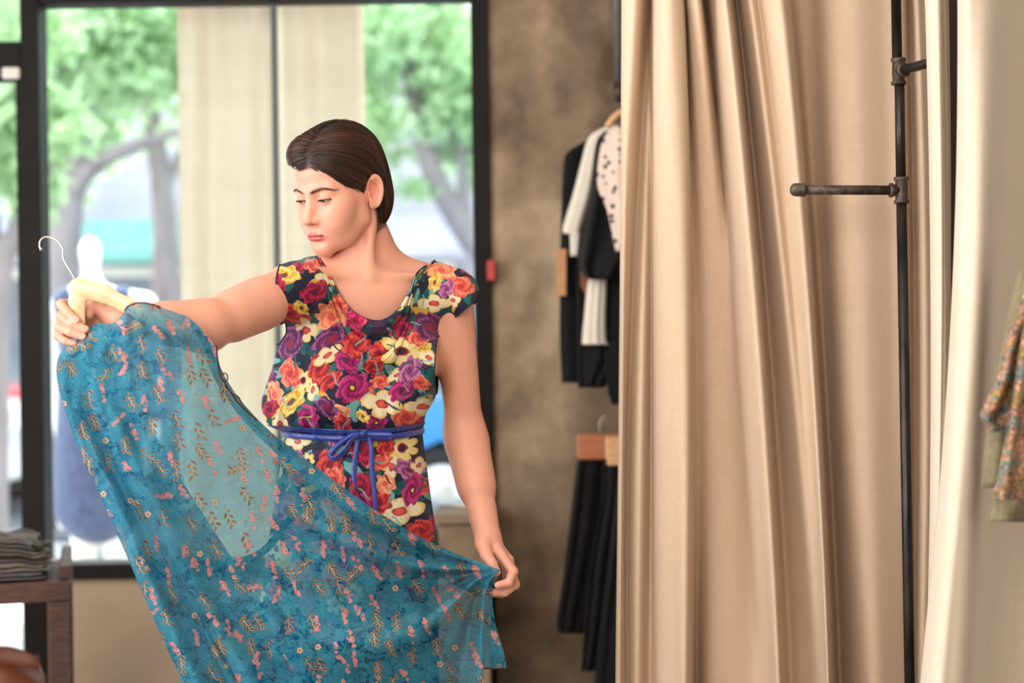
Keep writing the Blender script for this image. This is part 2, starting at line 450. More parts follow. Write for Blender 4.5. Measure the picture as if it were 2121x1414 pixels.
# ---------------------------------------------------------------- street outside
M_PAVE = concrete('pavement', lin(168, 166, 164), lin(186, 184, 182), lin(200, 198, 196))
M_ROAD = concrete('asphalt', lin(84, 88, 98), lin(104, 108, 116), lin(120, 122, 130))
stag(struct('street_pavement', (-14, 5.74, -.2), (10, 9.4, -.02), M_PAVE), 'pale sunlit pavement outside the window')
stag(struct('street_road', (-30, 9.4, -.3), (22, 16.5, -.1), M_ROAD), 'grey asphalt road beyond the pavement')
stag(struct('street_far_pavement', (-40, 16.5, -.2), (30, 27, -.02), M_PAVE), 'pale pavement across the road')
# facade across the street
M_FAC = simple('pale_render', lin(150, 150, 166), lin(172, 170, 182), 1.5, rough=.9)
M_TEAL = simple('teal_awning', lin(104, 160, 150), lin(124, 174, 164), 4, rough=.8)
M_DKGL = simple('shop_glass', lin(90, 96, 108), lin(120, 126, 134), 2, rough=.1)
fac = empty('shop_building', (-6, 24, 0), 'pale shop building with teal awnings across the street', 'building')
MB().box((-16, 24, -.1), (10, 30, 5.2)).build('wall', M_FAC, fac)
for i, x in enumerate(np.arange(-15, 9, 3.0)):
    w = MB().box((x, 23.9, .5), (x + 2.2, 24.0, 2.3)).build('window', M_DKGL, fac)
    MB().box((x + 1.05, 23.86, .5), (x + 1.15, 23.92, 2.3)).box((x, 23.86, 2.2), (x + 2.2, 23.92, 2.34)).build('window_frame', M_WHITE, w)
    aw = MB(); aw.add([(x - .2, 24, 3.0), (x + 2.4, 24, 3.0), (x + 2.4, 22.9, 2.5), (x - .2, 22.9, 2.5), (x - .2, 24, 2.96), (x + 2.4, 24, 2.96), (x + 2.4, 22.92, 2.35), (x - .2, 22.92, 2.35)],
           [(0, 1, 2, 3), (7, 6, 5, 4), (3, 2, 6, 7), (0, 3, 7, 4), (1, 5, 6, 2), (0, 4, 5, 1)])
    aw.build('awning', M_TEAL if i % 2 else M_FAC, fac)
# trees
def leaf_mat(name, a, b):
    m = MT(name); col = m.mix(1.0, m.ramp(m.noise(m.coord(), 1.6, 3), [(.3, a), (.7, b)]), m.attr('col'), 'MULTIPLY')
    t = m.n('ShaderNodeBsdfTranslucent'); m.put(t.inputs[0], col)
    return m.done(m.mixsh(.5, m.bsdf(col, .5), t.outputs[0]))
M_LEAF = leaf_mat('spring_leaves', lin(178, 212, 160), lin(206, 230, 192))
M_BARK = simple('bark', lin(118, 110, 112), lin(150, 142, 144), 6, (1, 1, .3), .9, bump=.5, bdist=.02)
def tree(label, base, limbs, crowns, n, seed):
    r = np.random.default_rng(seed)
    t = empty('street_tree', base, label, 'tree', None)
    tb = MB()
    for pts, r0, r1 in limbs:
        P = spline(np.array(pts, float), 14); tb.tube(P, np.linspace(r0, r1, 14), 10)
    tb.build('trunk', M_BARK, t, True)
    V = []; C = []
    for c, rad, k in crowns:
        d = r.normal(size=(k, 3)); d /= np.linalg.norm(d, axis=1)[:, None]
        # clumps
        cl = d[: max(8, k // 70)] * (r.random((max(8, k // 70), 1)) ** .4)
        p = cl[r.integers(0, len(cl), k)] + r.normal(size=(k, 3)) * .16
        p = np.array(c) + p * np.array(rad)
        s = r.uniform(.05, .11, k)[:, None]
        u = r.normal(size=(k, 3)); u /= np.linalg.norm(u, axis=1)[:, None]
        w = np.cross(u, r.normal(size=(k, 3))); w /= np.linalg.norm(w, axis=1)[:, None]
        q = np.stack([p - u * s, p + w * s * .5, p + u * s, p - w * s * .5], 1)
        V.append(q.reshape(-1, 3)); C.append(np.repeat(r.uniform(.75, 1.05, k)[:, None] * np.array([[1, 1, 1]]), 4, 0))
    V = np.concatenate(V); C = np.concatenate(C)
    tag(mesh_obj('foliage', V, np.arange(len(V)).reshape(-1, 4), M_LEAF, t, False, C), kind='stuff')
def G(px, Y): return tuple(np.r_[W(px, 700, Y)[:2], -.05])
tree('leaning street tree seen beside the white mannequin', G(120, 12), 
     [([G(110, 12), W(125, 560, 12), W(150, 330, 12), W(185, 120, 12), W(215, -150, 12.2)], .16, .07), ([W(135, 420, 12), W(200, 340, 11.8), W(290, 300, 11.6), W(390, 265, 11.5)], .07, .03),
      ([W(165, 260, 12), W(120, 120, 12.2), W(60, -40, 12.3)], .06, .03)],
     [(W(150, 40, 12), (1.0, 1.1, .55), 2000), (W(330, 110, 12), (.6, 1.0, .6), 1300), (W(100, 240, 12.4), (.5, .8, .35), 650)], 0, 3)
tree('slim street tree whose trunk stands beside the cream banner', G(345, 16),
     [([G(340, 16), W(345, 520, 16), W(335, 380, 16), W(310, 200, 16), W(300, -80, 16)], .15, .06), ([W(338, 400, 16), W(400, 250, 16), W(430, 60, 16)], .06, .03)],
     [(W(300, 60, 16), (2.1, 1.2, 1.1), 2600), (W(120, 320, 16.5), (.8, .8, .4), 500)], 0, 4)
tree('street tree with a slanting branch seen behind her left shoulder', G(1100, 13),
     [([G(1120, 13), W(1060, 620, 13), W(965, 480, 13), W(890, 340, 13), W(850, 150, 13), W(800, -60, 13.2)], .14, .05), ([W(965, 480, 13), W(960, 300, 13), W(990, 100, 13)], .06, .03)],
     [(W(880, 40, 13), (.9, 1.1, .7), 2000), (W(880, 230, 13.3), (.8, .8, .5), 1100), (W(990, 330, 13), (.6, .7, .4), 500)], 0, 5)
tree('leafy street tree seen through the glazed door', G(-60, 9.0),
     [([G(-30, 9.0), W(-10, 600, 9.0), W(40, 480, 9.0), W(100, 330, 9.1)], .10, .04), ([W(-15, 640, 9.0), W(-40, 300, 9.0), W(-60, 0, 9.0)], .08, .04)],
     [(W(0, 280, 9.0), (.42, .65, .38), 1300), (W(-40, 30, 9.0), (.65, .65, .5), 900)], 0, 6)
# parked cars, side on
M_TYRE = simple('tyre_rubber', lin(28, 28, 30), rough=.9); M_RIM = simple('alloy', lin(190, 192, 196), rough=.3, metal=.8)
M_CGL = simple('car_glass', lin(60, 70, 82), rough=.05)
def car(label, x, y, paint, flip=1, L=4.4, z0=-.1):
    t = empty('parked_car', (x, y, z0), label, 'car', None)
    body = [(-.5, .22), (-.5, .5), (-.47, .62), (-.30, .70), (-.20, .98), (-.12, 1.02), (.12, 1.0), (.24, .72), (.44, .66), (.49, .52), (.5, .22), (.41, .2), (.385, .42), (.33, .5), (.275, .42), (.25, .2), (-.23, .2), (-.255, .42), (-.31, .5), (-.365, .42), (-.39, .2)]
    H = 1.42
    ws = lambda zz: .86 if zz < .7 else .86 - (zz - .7) * .55
    V = []; n = len(body)
    for sgn in (-1, 1):
        for bx, bz in body: V.append((x + flip * bx * L, y + sgn * ws(bz), z0 + bz * H / 1.02))
    bm = bmesh.new(); vs = [bm.verts.new(v) for v in V]
    bm.faces.new(vs[:n]); bm.faces.new(vs[n:][::-1])
    for i in range(n): bm.faces.new((vs[i], vs[n + i], vs[n + (i + 1) % n], vs[(i + 1) % n]))
    bmesh.ops.recalc_face_normals(bm, faces=bm.faces[:]); bmesh.ops.triangulate(bm, faces=[f for f in bm.faces if len(f.verts) > 4])
    me = bpy.data.meshes.new('car_body'); bm.to_mesh(me); bm.free(); me.materials.append(paint)
    o = bpy.data.objects.new('car_body', me); COL.objects.link(o); adopt(o, t)
    for sgn in (-1, 1):
        for quad in ([(-.19, .72), (-.175, .94), (-.02, .97), (-.02, .72)], [(0, .72), (0, .97), (.11, .95), (.2, .72)]):
            q = [(x + flip * bx * L, y + sgn * (ws(bz) + .006), z0 + bz * H / 1.02) for bx, bz in quad]
            q2 = [(a_, b_ + sgn * .012, c_) for a_, b_, c_ in q]
            MB().add(q + q2, [(0, 1, 2, 3), (7, 6, 5, 4), (0, 4, 5, 1), (1, 5, 6, 2), (2, 6, 7, 3), (3, 7, 4, 0)]).build('side_window', M_CGL, t)
        for bx in (-.31, .33):
            wh = MB().lathe([(.2, -.1), (.3, -.1), (.33, -.06), (.33, .06), (.3, .1), (.2, .1)], (x + flip * bx * L, y + sgn * .76, z0 + .33), (0, 1, 0), 22).build('wheel', M_TYRE, t, True)
            MB().lathe([(.02, -.115), (.2, -.11), (.21, -.08), (.21, .08), (.2, .11), (.02, .115)], (x + flip * bx * L, y + sgn * .76, z0 + .33), (0, 1, 0), 22).build('rim', M_RIM, wh, True)
    for e_, col_ in ((.5, (255, 250, 235)), (-.5, (170, 30, 30))):
        MB().box((x + flip * e_ * L * .985 - .03, y - .75, z0 + .72), (x + flip * e_ * L * .985 + .03, y - .4, z0 + .86), bevel=.01).build('headlight' if e_ > 0 else 'tail_light', simple('lamp_lens', lin(*col_), rough=.2), t)
def paint(name, c): return simple(name, c, rough=.25, Coat_Weight=.6, Coat_Roughness=.05)
cx_ = lambda px, Y: W(px, 700, Y)[0]
car('bright blue parked car seen between her hip and arm', cx_(1330, 11.8), 11.8, paint('blue_paint', lin(40, 130, 200)), 1)
car('white parked car seen low through the glazed door', cx_(-520, 13.6), 13.6, paint('white_paint_car', lin(225, 225, 230)), -1)
car('red parked car seen through the glazed door, beyond the white car', cx_(-330, 15.6), 15.6, paint('red_paint', lin(205, 60, 66)), 1, 4.6)
# white mannequin in a slate coat on the pavement
M_MAN = simple('white_fibreglass', lin(240, 240, 240), rough=.35)
M_COAT = cloth('slate_coat', lin(72, 82, 116), lin(100, 110, 144), translucent=.05)
YM = 7.4
mt = empty('mannequin', tuple(np.r_[W(195, 700, YM)[:2], -.02]), 'white egg-headed mannequin in a slate blue coat outside the window', 'mannequin')
def man(p):
    w = lambda x, y, dy=0: W(x, y, YM + dy)
    d = ell(p, w(187, 520), (.045, .05, .065))
    d = smin(d, cap(p, w(187, 520), w(190, 610), .032, .045), .03)
    d = smin(d, ell(p, w(194, 640), (.125, .085, .12)), .05)
    d = smin(d, ell(p, w(200, 740), (.15, .10, .20)), .06)
    d = smin(d, cap(p, w(150, 620), w(112, 650), .055, .055), .04)
    d = smin(d, cap(p, w(112, 650), w(112, 730), .05, .04), .03)
    d = smin(d, cap(p, w(112, 730), w(135, 960), .04, .03), .02)
    d = smin(d, cap(p, w(135, 960), w(135, 1080), .03, .035), .02)
    d = smin(d, cap(p, w(250, 620), w(300, 630), .055, .05), .04)
    d = smin(d, cap(p, w(300, 630), w(318, 900), .045, .03), .03)
    d = smin(d, cap(p, w(175, 900), np.r_[w(170, 900)[:2], .02], .08, .04), .05)
    d = smin(d, cap(p, w(235, 900), np.r_[w(240, 900)[:2], .02], .08, .04), .05)
    return d
V, Fq = surface_net(man, W(60, 480, YM) - (0, .3, 1.6), W(360, 480, YM) + (0, .3, .05), .014, 6)
mesh_obj('body', V, Fq, M_MAN, mt)
def coat(p):
    w = lambda x, y, dy=0: W(x, y, YM + dy)
    d = ell(p, w(196, 670), (.15, .11, .13))
    d = smin(d, cap(p, w(150, 622), w(250, 622), .06, .06), .05)
    d = smin(d, cap(p, w(200, 720), w(205, 1030), .15, .20), .08)
    d = smin(d, cap(p, w(255, 625), w(310, 720), .06, .055), .03)
    d = smin(d, cap(p, w(310, 720), w(320, 850), .055, .05), .03)
    d = smin(d, cap(p, w(140, 625), w(128, 640), .06, .06), .03)
    d = np.maximum(d, -ell(p, w(194, 590), (.095, .2, .075)))
    return d
V, Fq = surface_net(coat, W(60, 560, YM) - (0, .35, 1.25), W(360, 480, YM) + (0, .35, .05), .014, 6)
mesh_obj('coat', V, Fq, M_COAT, mt)
MB().lathe([(.0, 0), (.17, 0), (.17, .012), (.02, .02), (0, .02)], tuple(np.r_[W(200, 700, YM)[:2], -.02]), n=28).build('base', M_RIM, mt, True)
# ---------------------------------------------------------------- curtains and pipe rack
M_CURT = cloth('cream_linen', lin(233, 207, 180), lin(237, 213, 188), weave=1300, translucent=.20, scale=30, slub=(1, 1, .10), bump=.16, sheen=.1)
M_CURT2 = cloth('pale_linen', lin(236, 220, 200), lin(240, 226, 208), weave=1300, translucent=.20, scale=30, slub=(1, 1, .10), bump=.16, sheen=.1)
def drape(rows, Y, per=8, rise=12, closed=False):
    """rows: [(py, [(px, depth), ...]), ...] -> points of a hanging cloth, spline-lofted both ways"""
    secs = []
    for py, nodes in rows:
        P = np.array([W(a, py, Y + b) for a, b in nodes])
        if closed:
            n = len(P); Q = np.vstack([P[-2:], P, P[:3]]); S = spline(Q, (len(Q) - 1) * per + 1)[2 * per:(2 + n) * per]
        else: S = spline(P, (len(P) - 1) * per + 1)
        secs.append(S)
    S = np.array(secs); m, k, _ = S.shape
    out = spline(S.reshape(m, k * 3), (m - 1) * rise + 1).reshape(-1, k, 3)
    return out
def drape_obj(name, rows, Y, mat, parent=None, per=8, rise=12, closed=False, thick=.0025, jitter=0.0, seed=0, uvs=False):
    S = drape(rows, Y, per, rise, closed); nv, nu, _ = S.shape
    if jitter:
        r = np.random.default_rng(seed); u = np.linspace(0, 1, nu)[None]; v = np.linspace(0, 1, nv)[:, None]
        for k in range(6):
            a, b, c = r.uniform(4, 26), r.uniform(-9, 9), r.uniform(0, 6)
            S[..., 1] += jitter * np.sin(a * u * 2 + b * v + c) * .5
    o = mesh_obj(name, S.reshape(-1, 3), grid_faces(nu, nv, closed), mat, parent)
    if thick:
        md = o.modifiers.new('thickness', 'SOLIDIFY'); md.thickness = thick; md.offset = 0
    return o
YC = 3.78
NODES = [ # px at top, middle, bottom of the picture, depth at each
 ((1288, 1284, 1277), (.00, .00, .00)), ((1297, 1290, 1283), (-.02, -.02, -.02)), ((1318, 1297, 1290), (-.025, .0, .0)), ((1340, 1308, 1300), (.03, .02, .02)),
 ((1346, 1330, 1320), (.035, -.01, -.01)), ((1350, 1350, 1348), (.01, .015, .015)), ((1358, 1360, 1362), (-.03, -.025, -.025)), ((1385, 1392, 1394), (-.05, -.045, -.04)),
 ((1412, 1424, 1421), (-.04, -.05, -.055)), ((1420, 1431, 1428), (-.005, -.01, -.01)), ((1423, 1438, 1442), (.02, .03, .06)), ((1432, 1465, 1470), (-.02, .025, .03)),
 ((1454, 1500, 1530), (-.035, .02, .015)), ((1462, 1520, 1560), (.0, .01, .0)), ((1468, 1530, 1575), (.06, -.01, -.01)), ((1482, 1548, 1592), (-.01, -.04, -.025)),
 ((1510, 1572, 1611), (-.06, -.06, -.05)), ((1521, 1581, 1619), (-.02, -.02, -.015)), ((1533, 1592, 1632), (.04, .035, .03)), ((1546, 1612, 1655), (.0, .015, .02)),
 ((1564, 1634, 1685), (-.045, -.03, -.01)), ((1580, 1652, 1700), (-.03, -.03, -.025)), ((1600, 1665, 1708), (-.045, -.035, -.04)), ((1628, 1681, 1714), (-.055, -.045, -.055)),
 ((1638, 1688, 1721), (-.01, .0, .0)), ((1652, 1701, 1735), (.055, .07, .08)), ((1685, 1722, 1757), (.05, .05, .05)), ((1716, 1744, 1782), (.0, .0, .0)),
 ((1770, 1790, 1812), (-.015, -.015, -.015)), ((1830, 1845, 1850), (.0, .0, .0)), ((1868, 1876, 1880), (.01, .01, .02)), ((1885, 1894, 1895), (.05, .05, .05)), ((1900, 1913, 1908), (.01, .01, .01)),
 ((1915, 1932, 1925), (.02, .02, .02)), ((1945, 1955, 1940), (.06, .06, .06))]
def three(nodes, heights=(70, 700, 1344), top=-330, bot=1860):
    rows = []
    for py in (top, -120, 70, 380, 700, 1020, 1344, 1600, bot):
        q = np.clip(py, -120, 1500)
        t = (q - 70) / 1274.0
        L0, L1, L2 = (1 - t) * (1 - 2 * t), 4 * t * (1 - t), t * (2 * t - 1)
        rows.append((py, [(a[0] * L0 + a[1] * L1 + a[2] * L2, 1.95 * (d[0] * L0 + d[1] * L1 + d[2] * L2)) for a, d in nodes]))
    return rows
def rings(parent, xs, y, z):
    for x in xs:
        a = np.linspace(0, 2 * np.pi, 19)
        MB().tube(np.stack([x + 0 * a, y + .024 * np.cos(a), z + .024 * np.sin(a)], 1), .003, 8, False).build('ring', M_PIPE, parent, True)
def pipe_mat():
    m = MT('black_iron_pipe'); co = m.coord()
    f = m.noise(m.mapping(co, (1, 1, .3)), 30, 5)
    col = m.ramp(f, [(.35, lin(38, 36, 36)), (.6, lin(62, 58, 56)), (.8, lin(92, 76, 66))])
    return m.done(m.bsdf(col, m.ramp(f, [(.3, .28), (.7, .45)]), .65, m.bump(m.noise(co, 220, 3), .12, .001)))
M_PIPE = pipe_mat()
def cast_mat():
    m = MT('cast_iron_fitting'); co = m.coord(); f = m.noise(co, 60, 5)
    col = m.ramp(f, [(.35, lin(58, 50, 46)), (.7, lin(104, 90, 82))])
    return m.done(m.bsdf(col, .5, .5, m.bump(m.noise(co, 500, 3), .3, .001)))
M_CAST = cast_mat()
def curtain(label, nodes, Y, mat, top=-330, jitter=.0, seed=0, bot=1860):
    rows = three(nodes, top=top, bot=bot)
    p = W(nodes[0][0][2], bot, Y); q = W(nodes[-1][0][0], top, Y)
    t = empty('curtain', tuple(p), label, 'curtain')
    o = drape_obj('drape', rows, Y, mat, t, 7, 9, jitter=jitter, seed=seed)
    rings(t, np.linspace(W(nodes[1][0][0], top, Y)[0], W(nodes[-2][0][0], top, Y)[0], max(3, len(nodes) // 3)), Y, W(nodes[1][0][0], top, Y)[2] + .02)
    # stitched hem down the leading edge
    return t
main_c = curtain('wide cream linen curtain in deep folds hanging behind the pipe rack', NODES, YC, M_CURT, jitter=.0025, seed=3, bot=1850)
N2 = [((1919, 1929, 1921), (.0, .0, .0)), ((1926, 1937, 1928), (-.03, -.03, -.03)), ((1945, 1952, 1936), (-.045, -.045, -.045)), ((1958, 1962, 1946), (-.025, -.025, -.03)), ((1964, 1967, 1952), (.01, .01, .02)), ((1965, 1968, 1956), (.03, .03, .04))]
curtain('narrow pale strip of curtain hanging right beside the pipe rack', N2, 3.20, M_CURT2, jitter=.002, seed=4, bot=1985)
N3 = [((1985, 1968, 1915), (.05, .04, .03)), ((1989, 1972, 1920), (-.01, -.01, -.01)), ((2002, 1986, 1935), (-.05, -.05, -.05)), ((2030, 2012, 1965), (-.055, -.06, -.065)), ((2065, 2036, 1995), (-.03, -.045, -.05)),
      ((2088, 2058, 2016), (.05, .04, .03)), ((2112, 2086, 2048), (.12, .12, .10)), ((2150, 2130, 2105), (.17, .17, .15)), ((2200, 2190, 2180), (.17, .17, .16)), ((2260, 2260, 2260), (.19, .19, .19)), ((2330, 2330, 2330), (.16, .16, .16)), ((2400, 2400, 2400), (.19, .19, .19))]
curtain('pale linen curtain behind the printed and olive clothes', N3, 2.97, M_CURT2, jitter=.003, seed=5, bot=2060)
for nm, Yr, p0, p1, tp, lab in (('curtain_rail', YC, 1270, 1990, -330, 'dark pipe rail carrying the wide cream curtain'), ('curtain_rail', 3.20, 1900, 1982, -330, 'dark pipe rail carrying the narrow curtain strip'), ('curtain_rail', 2.97, 1975, 2420, -330, 'dark pipe rail carrying the pale curtain')):
    z = W(p0, tp, Yr)[2] + .04
    tag(MB().tube([(W(p0, tp, Yr)[0], Yr, z), (2.7, Yr, z)], .0105, 12).build(nm, M_PIPE, None, True), lab, 'rail')
# added dark panel: its brown stands for the shade behind the curtain gap
stag(struct('wall_gap_shade', (W(1905, 700, 4.3)[0], 4.3, 0), (2.7, 4.36, 3.0), simple('gap_shade_brown', lin(46, 34, 28), lin(58, 44, 36), 6, (1, 1, .2), .8)), 'added dark panel colouring in the shade behind the curtain gap')
# black iron pipe rack
YP = 3.5
rk = empty('pipe_rack', tuple(np.r_[W(1893, 1941, YP)[:2], 0.0]), 'black iron pipe rack with tee fittings in front of the cream curtain', 'rack')
PT = lambda px, py: W(px, py, YP)
u0, u1, u2, u3 = PT(1839, -1085), PT(1858, 128), PT(1863, 168), PT(1866, 372)
l0, l1 = PT(1867, 412), PT(1884, 1414); foot = l1 + (l1 - l0) * ((0.012 - l1[2]) / (l1[2] - l0[2])) * 1.0
MB().tube([u0, u1], .0102, 20).build('pipe', M_PIPE, rk, True)
MB().tube([u2, u3], .0102, 20).build('pipe', M_PIPE, rk, True)
MB().tube([l0, foot], .0106, 20).build('pipe', M_PIPE, rk, True)
def tee(c, axis, side, r=.0125, h=.027, s=.024):
    c = np.array(c); axis = np.array(axis) / np.linalg.norm(axis); side = np.array(side) / np.linalg.norm(side)
    m = MB()
    m.lathe([(r * .8, -h), (r * 1.22, -h), (r * 1.22, -h + .006), (r * .98, -h + .009), (r * 1.05, 0), (r * .98, h - .009), (r * 1.22, h - .006), (r * 1.22, h), (r * .8, h)], c, axis, 28)
    m.lathe([(r * .95, 0), (r * .95, s - .008), (r * 1.2, s - .006), (r * 1.2, s), (r * .8, s)], c, side, 28)
    o = m.build('tee_fitting', M_CAST, rk, True); return o
ax = (u3 - u2)
ca = PT(1861, 148); bar_end = W(1950, 123, 3.345)
tee(ca, ax, bar_end - ca); MB().tube([ca + (bar_end - ca) / np.linalg.norm(bar_end - ca) * .02, bar_end], .0098, 20).build('arm', M_PIPE, rk, True)
cb = PT(1867, 394); arm_end = PT(1652, 393)
tee(cb, ax, arm_end - cb); MB().tube([cb + (arm_end - cb) / np.linalg.norm(arm_end - cb) * .02, arm_end], .0098, 20).build('arm', M_CAST, rk, True)
d = (arm_end - cb) / np.linalg.norm(arm_end - cb)
MB().lathe([(.0, -.016), (.0098, -.016), (.0148, -.015), (.0148, -.010), (.0138, -.008), (.0138, .004), (.012, .010), (.007, .0145), (.0, .016)], arm_end, d, 28).build('end_cap', M_CAST, rk, True)
MB().lathe([(.0, 0), (.045, 0), (.045, .008), (.02, .012), (.016, .03), (.0, .03)], (foot[0], foot[1], 0), (0, 0, 1), 28).build('floor_flange', M_CAST, rk, True)
# ---------------------------------------------------------------- clothes on the far rack
M_BLACK = cloth('black_wool', lin(9, 11, 14), lin(17, 19, 23), translucent=0.0, bump=.3, sheen=.04)
M_BLACK2 = cloth('black_satin', lin(6, 6, 7), lin(13, 13, 15), translucent=0.0, rough=.7, sheen=.03)
M_CHAR = cloth('charcoal_twill', lin(15, 14, 15), lin(25, 23, 24), translucent=0.0, sheen=.04)
M_CREAM = cloth('cream_knit', lin(236, 226, 210), lin(240, 231, 216), translucent=.1, bump=.08)
M_WOOD = simple('hanger_wood', lin(214, 160, 112), lin(232, 184, 138), 14, (1, 1, 6), .4, bump=.05)
M_WOODR = simple('terracotta_wood', lin(172, 104, 68), lin(196, 126, 86), 14, (1, 1, 6), .4, bump=.05)
M_STEEL = simple('bright_steel', lin(196, 184, 178), rough=.22, metal=1.0)
def lace_mat():
    m = MT('spotted_lace'); v = m.voronoi(m.coord(), 42, rand=.7)
    col = m.ramp(v, [(.26, lin(24, 22, 24)), (.32, lin(228, 206, 192))])
    return m.done(m.bsdf(col, .8))
M_LACE = lace_mat()
def garment(rows, Y, mat, name, label, cat, group, depth=.035, folds=3, amp=.010, seed=0, part='cloth', hanger=None):
    """rows: (py, left px, right px); a flattened closed tube with soft vertical folds"""
    r = np.random.default_rng(seed); ph = r.uniform(0, 6, 3)
    L = []
    for k, (py, a, b) in enumerate(rows):
        n = 18; pts = []
        for i in range(n):
            q = 2 * np.pi * i / n; cx, hw = (a + b) / 2, (b - a) / 2
            f = amp * np.sin(folds * np.cos(q) * 3 + ph[0] + k * .25) * (1 if k else .3)
            dd = depth * (1 if k else .6)
            pts.append((cx - hw * np.cos(q), -np.sin(q) * dd + f))
        L.append((py, pts))
    t = empty(name, tuple(W((rows[0][1] + rows[0][2]) / 2, rows[0][0], Y)), label, cat, group)
    drape_obj(part, L, Y, mat, t, 3, 6, True, .002)
    return t
G1 = 'tops on the far rack'
t = garment([(292, 1212, 1330), (312, 1180, 1345), (340, 1168, 1350), (470, 1162, 1345), (620, 1160, 1340), (700, 1160, 1340), (793, 1164, 1340)], 5.24, M_BLACK, 'jacket', 'long black jacket with tan elbow patch, at the outer end of the far rack', 'jacket', None, seed=1)
P = [W(x, y, 5.18) for x, y in ((1153, 517), (1173, 515), (1172, 612), (1152, 612))]
MB().add([p for p in P] + [p + np.array([0, .02, 0]) for p in P], [(0, 1, 2, 3), (7, 6, 5, 4), (0, 4, 5, 1), (1, 5, 6, 2), (2, 6, 7, 3), (3, 7, 4, 0)]).build('elbow_patch', simple('tan_suede', lin(196, 142, 98), lin(206, 154, 112), 40, rough=.9), t)
t = garment([(470, 1200, 1330), (560, 1196, 1330), (700, 1196, 1325), (803, 1198, 1250)], 5.16, M_BLACK2, 'black_tunic', 'long plain black tunic hanging between the jacket and the cream top', 'tunic', None, seed=2)
P = [W(x, y, 5.11) for x, y in ((1203, 555), (1219, 553), (1222, 600), (1214, 612), (1203, 590))]
MB().add([p for p in P] + [p + np.array([0, .02, 0]) for p in P], [(0, 1, 2, 3, 4), (9, 8, 7, 6, 5)] + [(i, i + 5, (i + 1) % 5 + 5, (i + 1) % 5) for i in range(5)]).build('leather_tab', simple('brown_leather', lin(120, 66, 40), lin(140, 80, 50), 30, rough=.6), t)
t = garment([(258, 1262, 1290), (282, 1222, 1262), (330, 1206, 1240), (400, 1188, 1226), (476, 1166, 1204), (486, 1180, 1203), (530, 1182, 1198)], 5.09, M_CREAM, 'cream_pullover', 'cream top with a narrow draped sleeve beside the black jacket', 'top', None, .03, 2, .002, 3, 'sleeve')
garment([(578, 1220, 1256), (600, 1216, 1256), (660, 1210, 1254), (708, 1206, 1256), (712, 1210, 1264)], 5.085, M_CREAM, 'cream_shirt', 'cream shirt showing its lower sleeve under the black ruffled blouse', 'shirt', None, .03, 3, .003, 4, 'sleeve')
t = garment([(272, 1252, 1330), (300, 1234, 1335), (400, 1222, 1335), (500, 1204, 1335), (548, 1200, 1300), (575, 1212, 1280)], 5.03, M_BLACK2, 'ruffled_blouse', 'black blouse with ruffled sleeve hanging in front of the cream top', 'blouse', None, .04, 5, .014, 5, 'sleeve')
hg = MB(); hg.tube(spline([W(1258, 262, 5.03), W(1275, 240, 5.03), W(1300, 232, 5.03), W(1345, 262, 5.03)], 16), [.010] * 16, 10, flat=((0, 0, 1), .6)); hg.build('hanger', M_WOOD, t, True)
MB().tube(spline([W(1300, 232, 5.03), W(1300, 205, 5.03), W(1316, 190, 5.03), W(1326, 205, 5.03)], 14), .002, 8).build('hanger_hook', M_STEEL, t, True)
garment([(575, 1258, 1330), (700, 1252, 1330), (800, 1258, 1330), (838, 1268, 1330)], 5.10, M_BLACK, 'black_skirt', 'black skirt hanging beneath the ruffled blouse against the curtain', 'skirt', None, .03, 2, .006, 6)
garment([(262, 1268, 1330), (300, 1246, 1335), (380, 1238, 1335), (435, 1258, 1335), (520, 1276, 1335)], 4.93, M_LACE, 'lace_blouse', 'black top with pale spotted lace shoulder, nearest the curtain edge', 'top', None, .03, 2, .006, 7, 'lace_panel')
# support pipe of the far rack
up = empty('wall_rail', tuple(W(1279, 230, 5.12)), 'grey hanging rail pipe at the top of the far rack', 'rail')
MB().tube([W(1273, -480, 5.3), W(1280, 175, 5.3)], .0095, 14).build('drop_pipe', simple('galvanised', lin(118, 118, 124), lin(146, 146, 152), 30, rough=.4, metal=.6), up, True)
MB().lathe([(0, -.03), (.013, -.03), (.013, .03), (0, .03)], W(1280, 190, 5.3), (0, 0, 1), 18).build('coupling', M_CAST, up, True)
MB().tube([W(1280, 205, 5.3), W(1281, 205, 4.7)], .0095, 14).build('rail_pipe', M_PIPE, up, True)
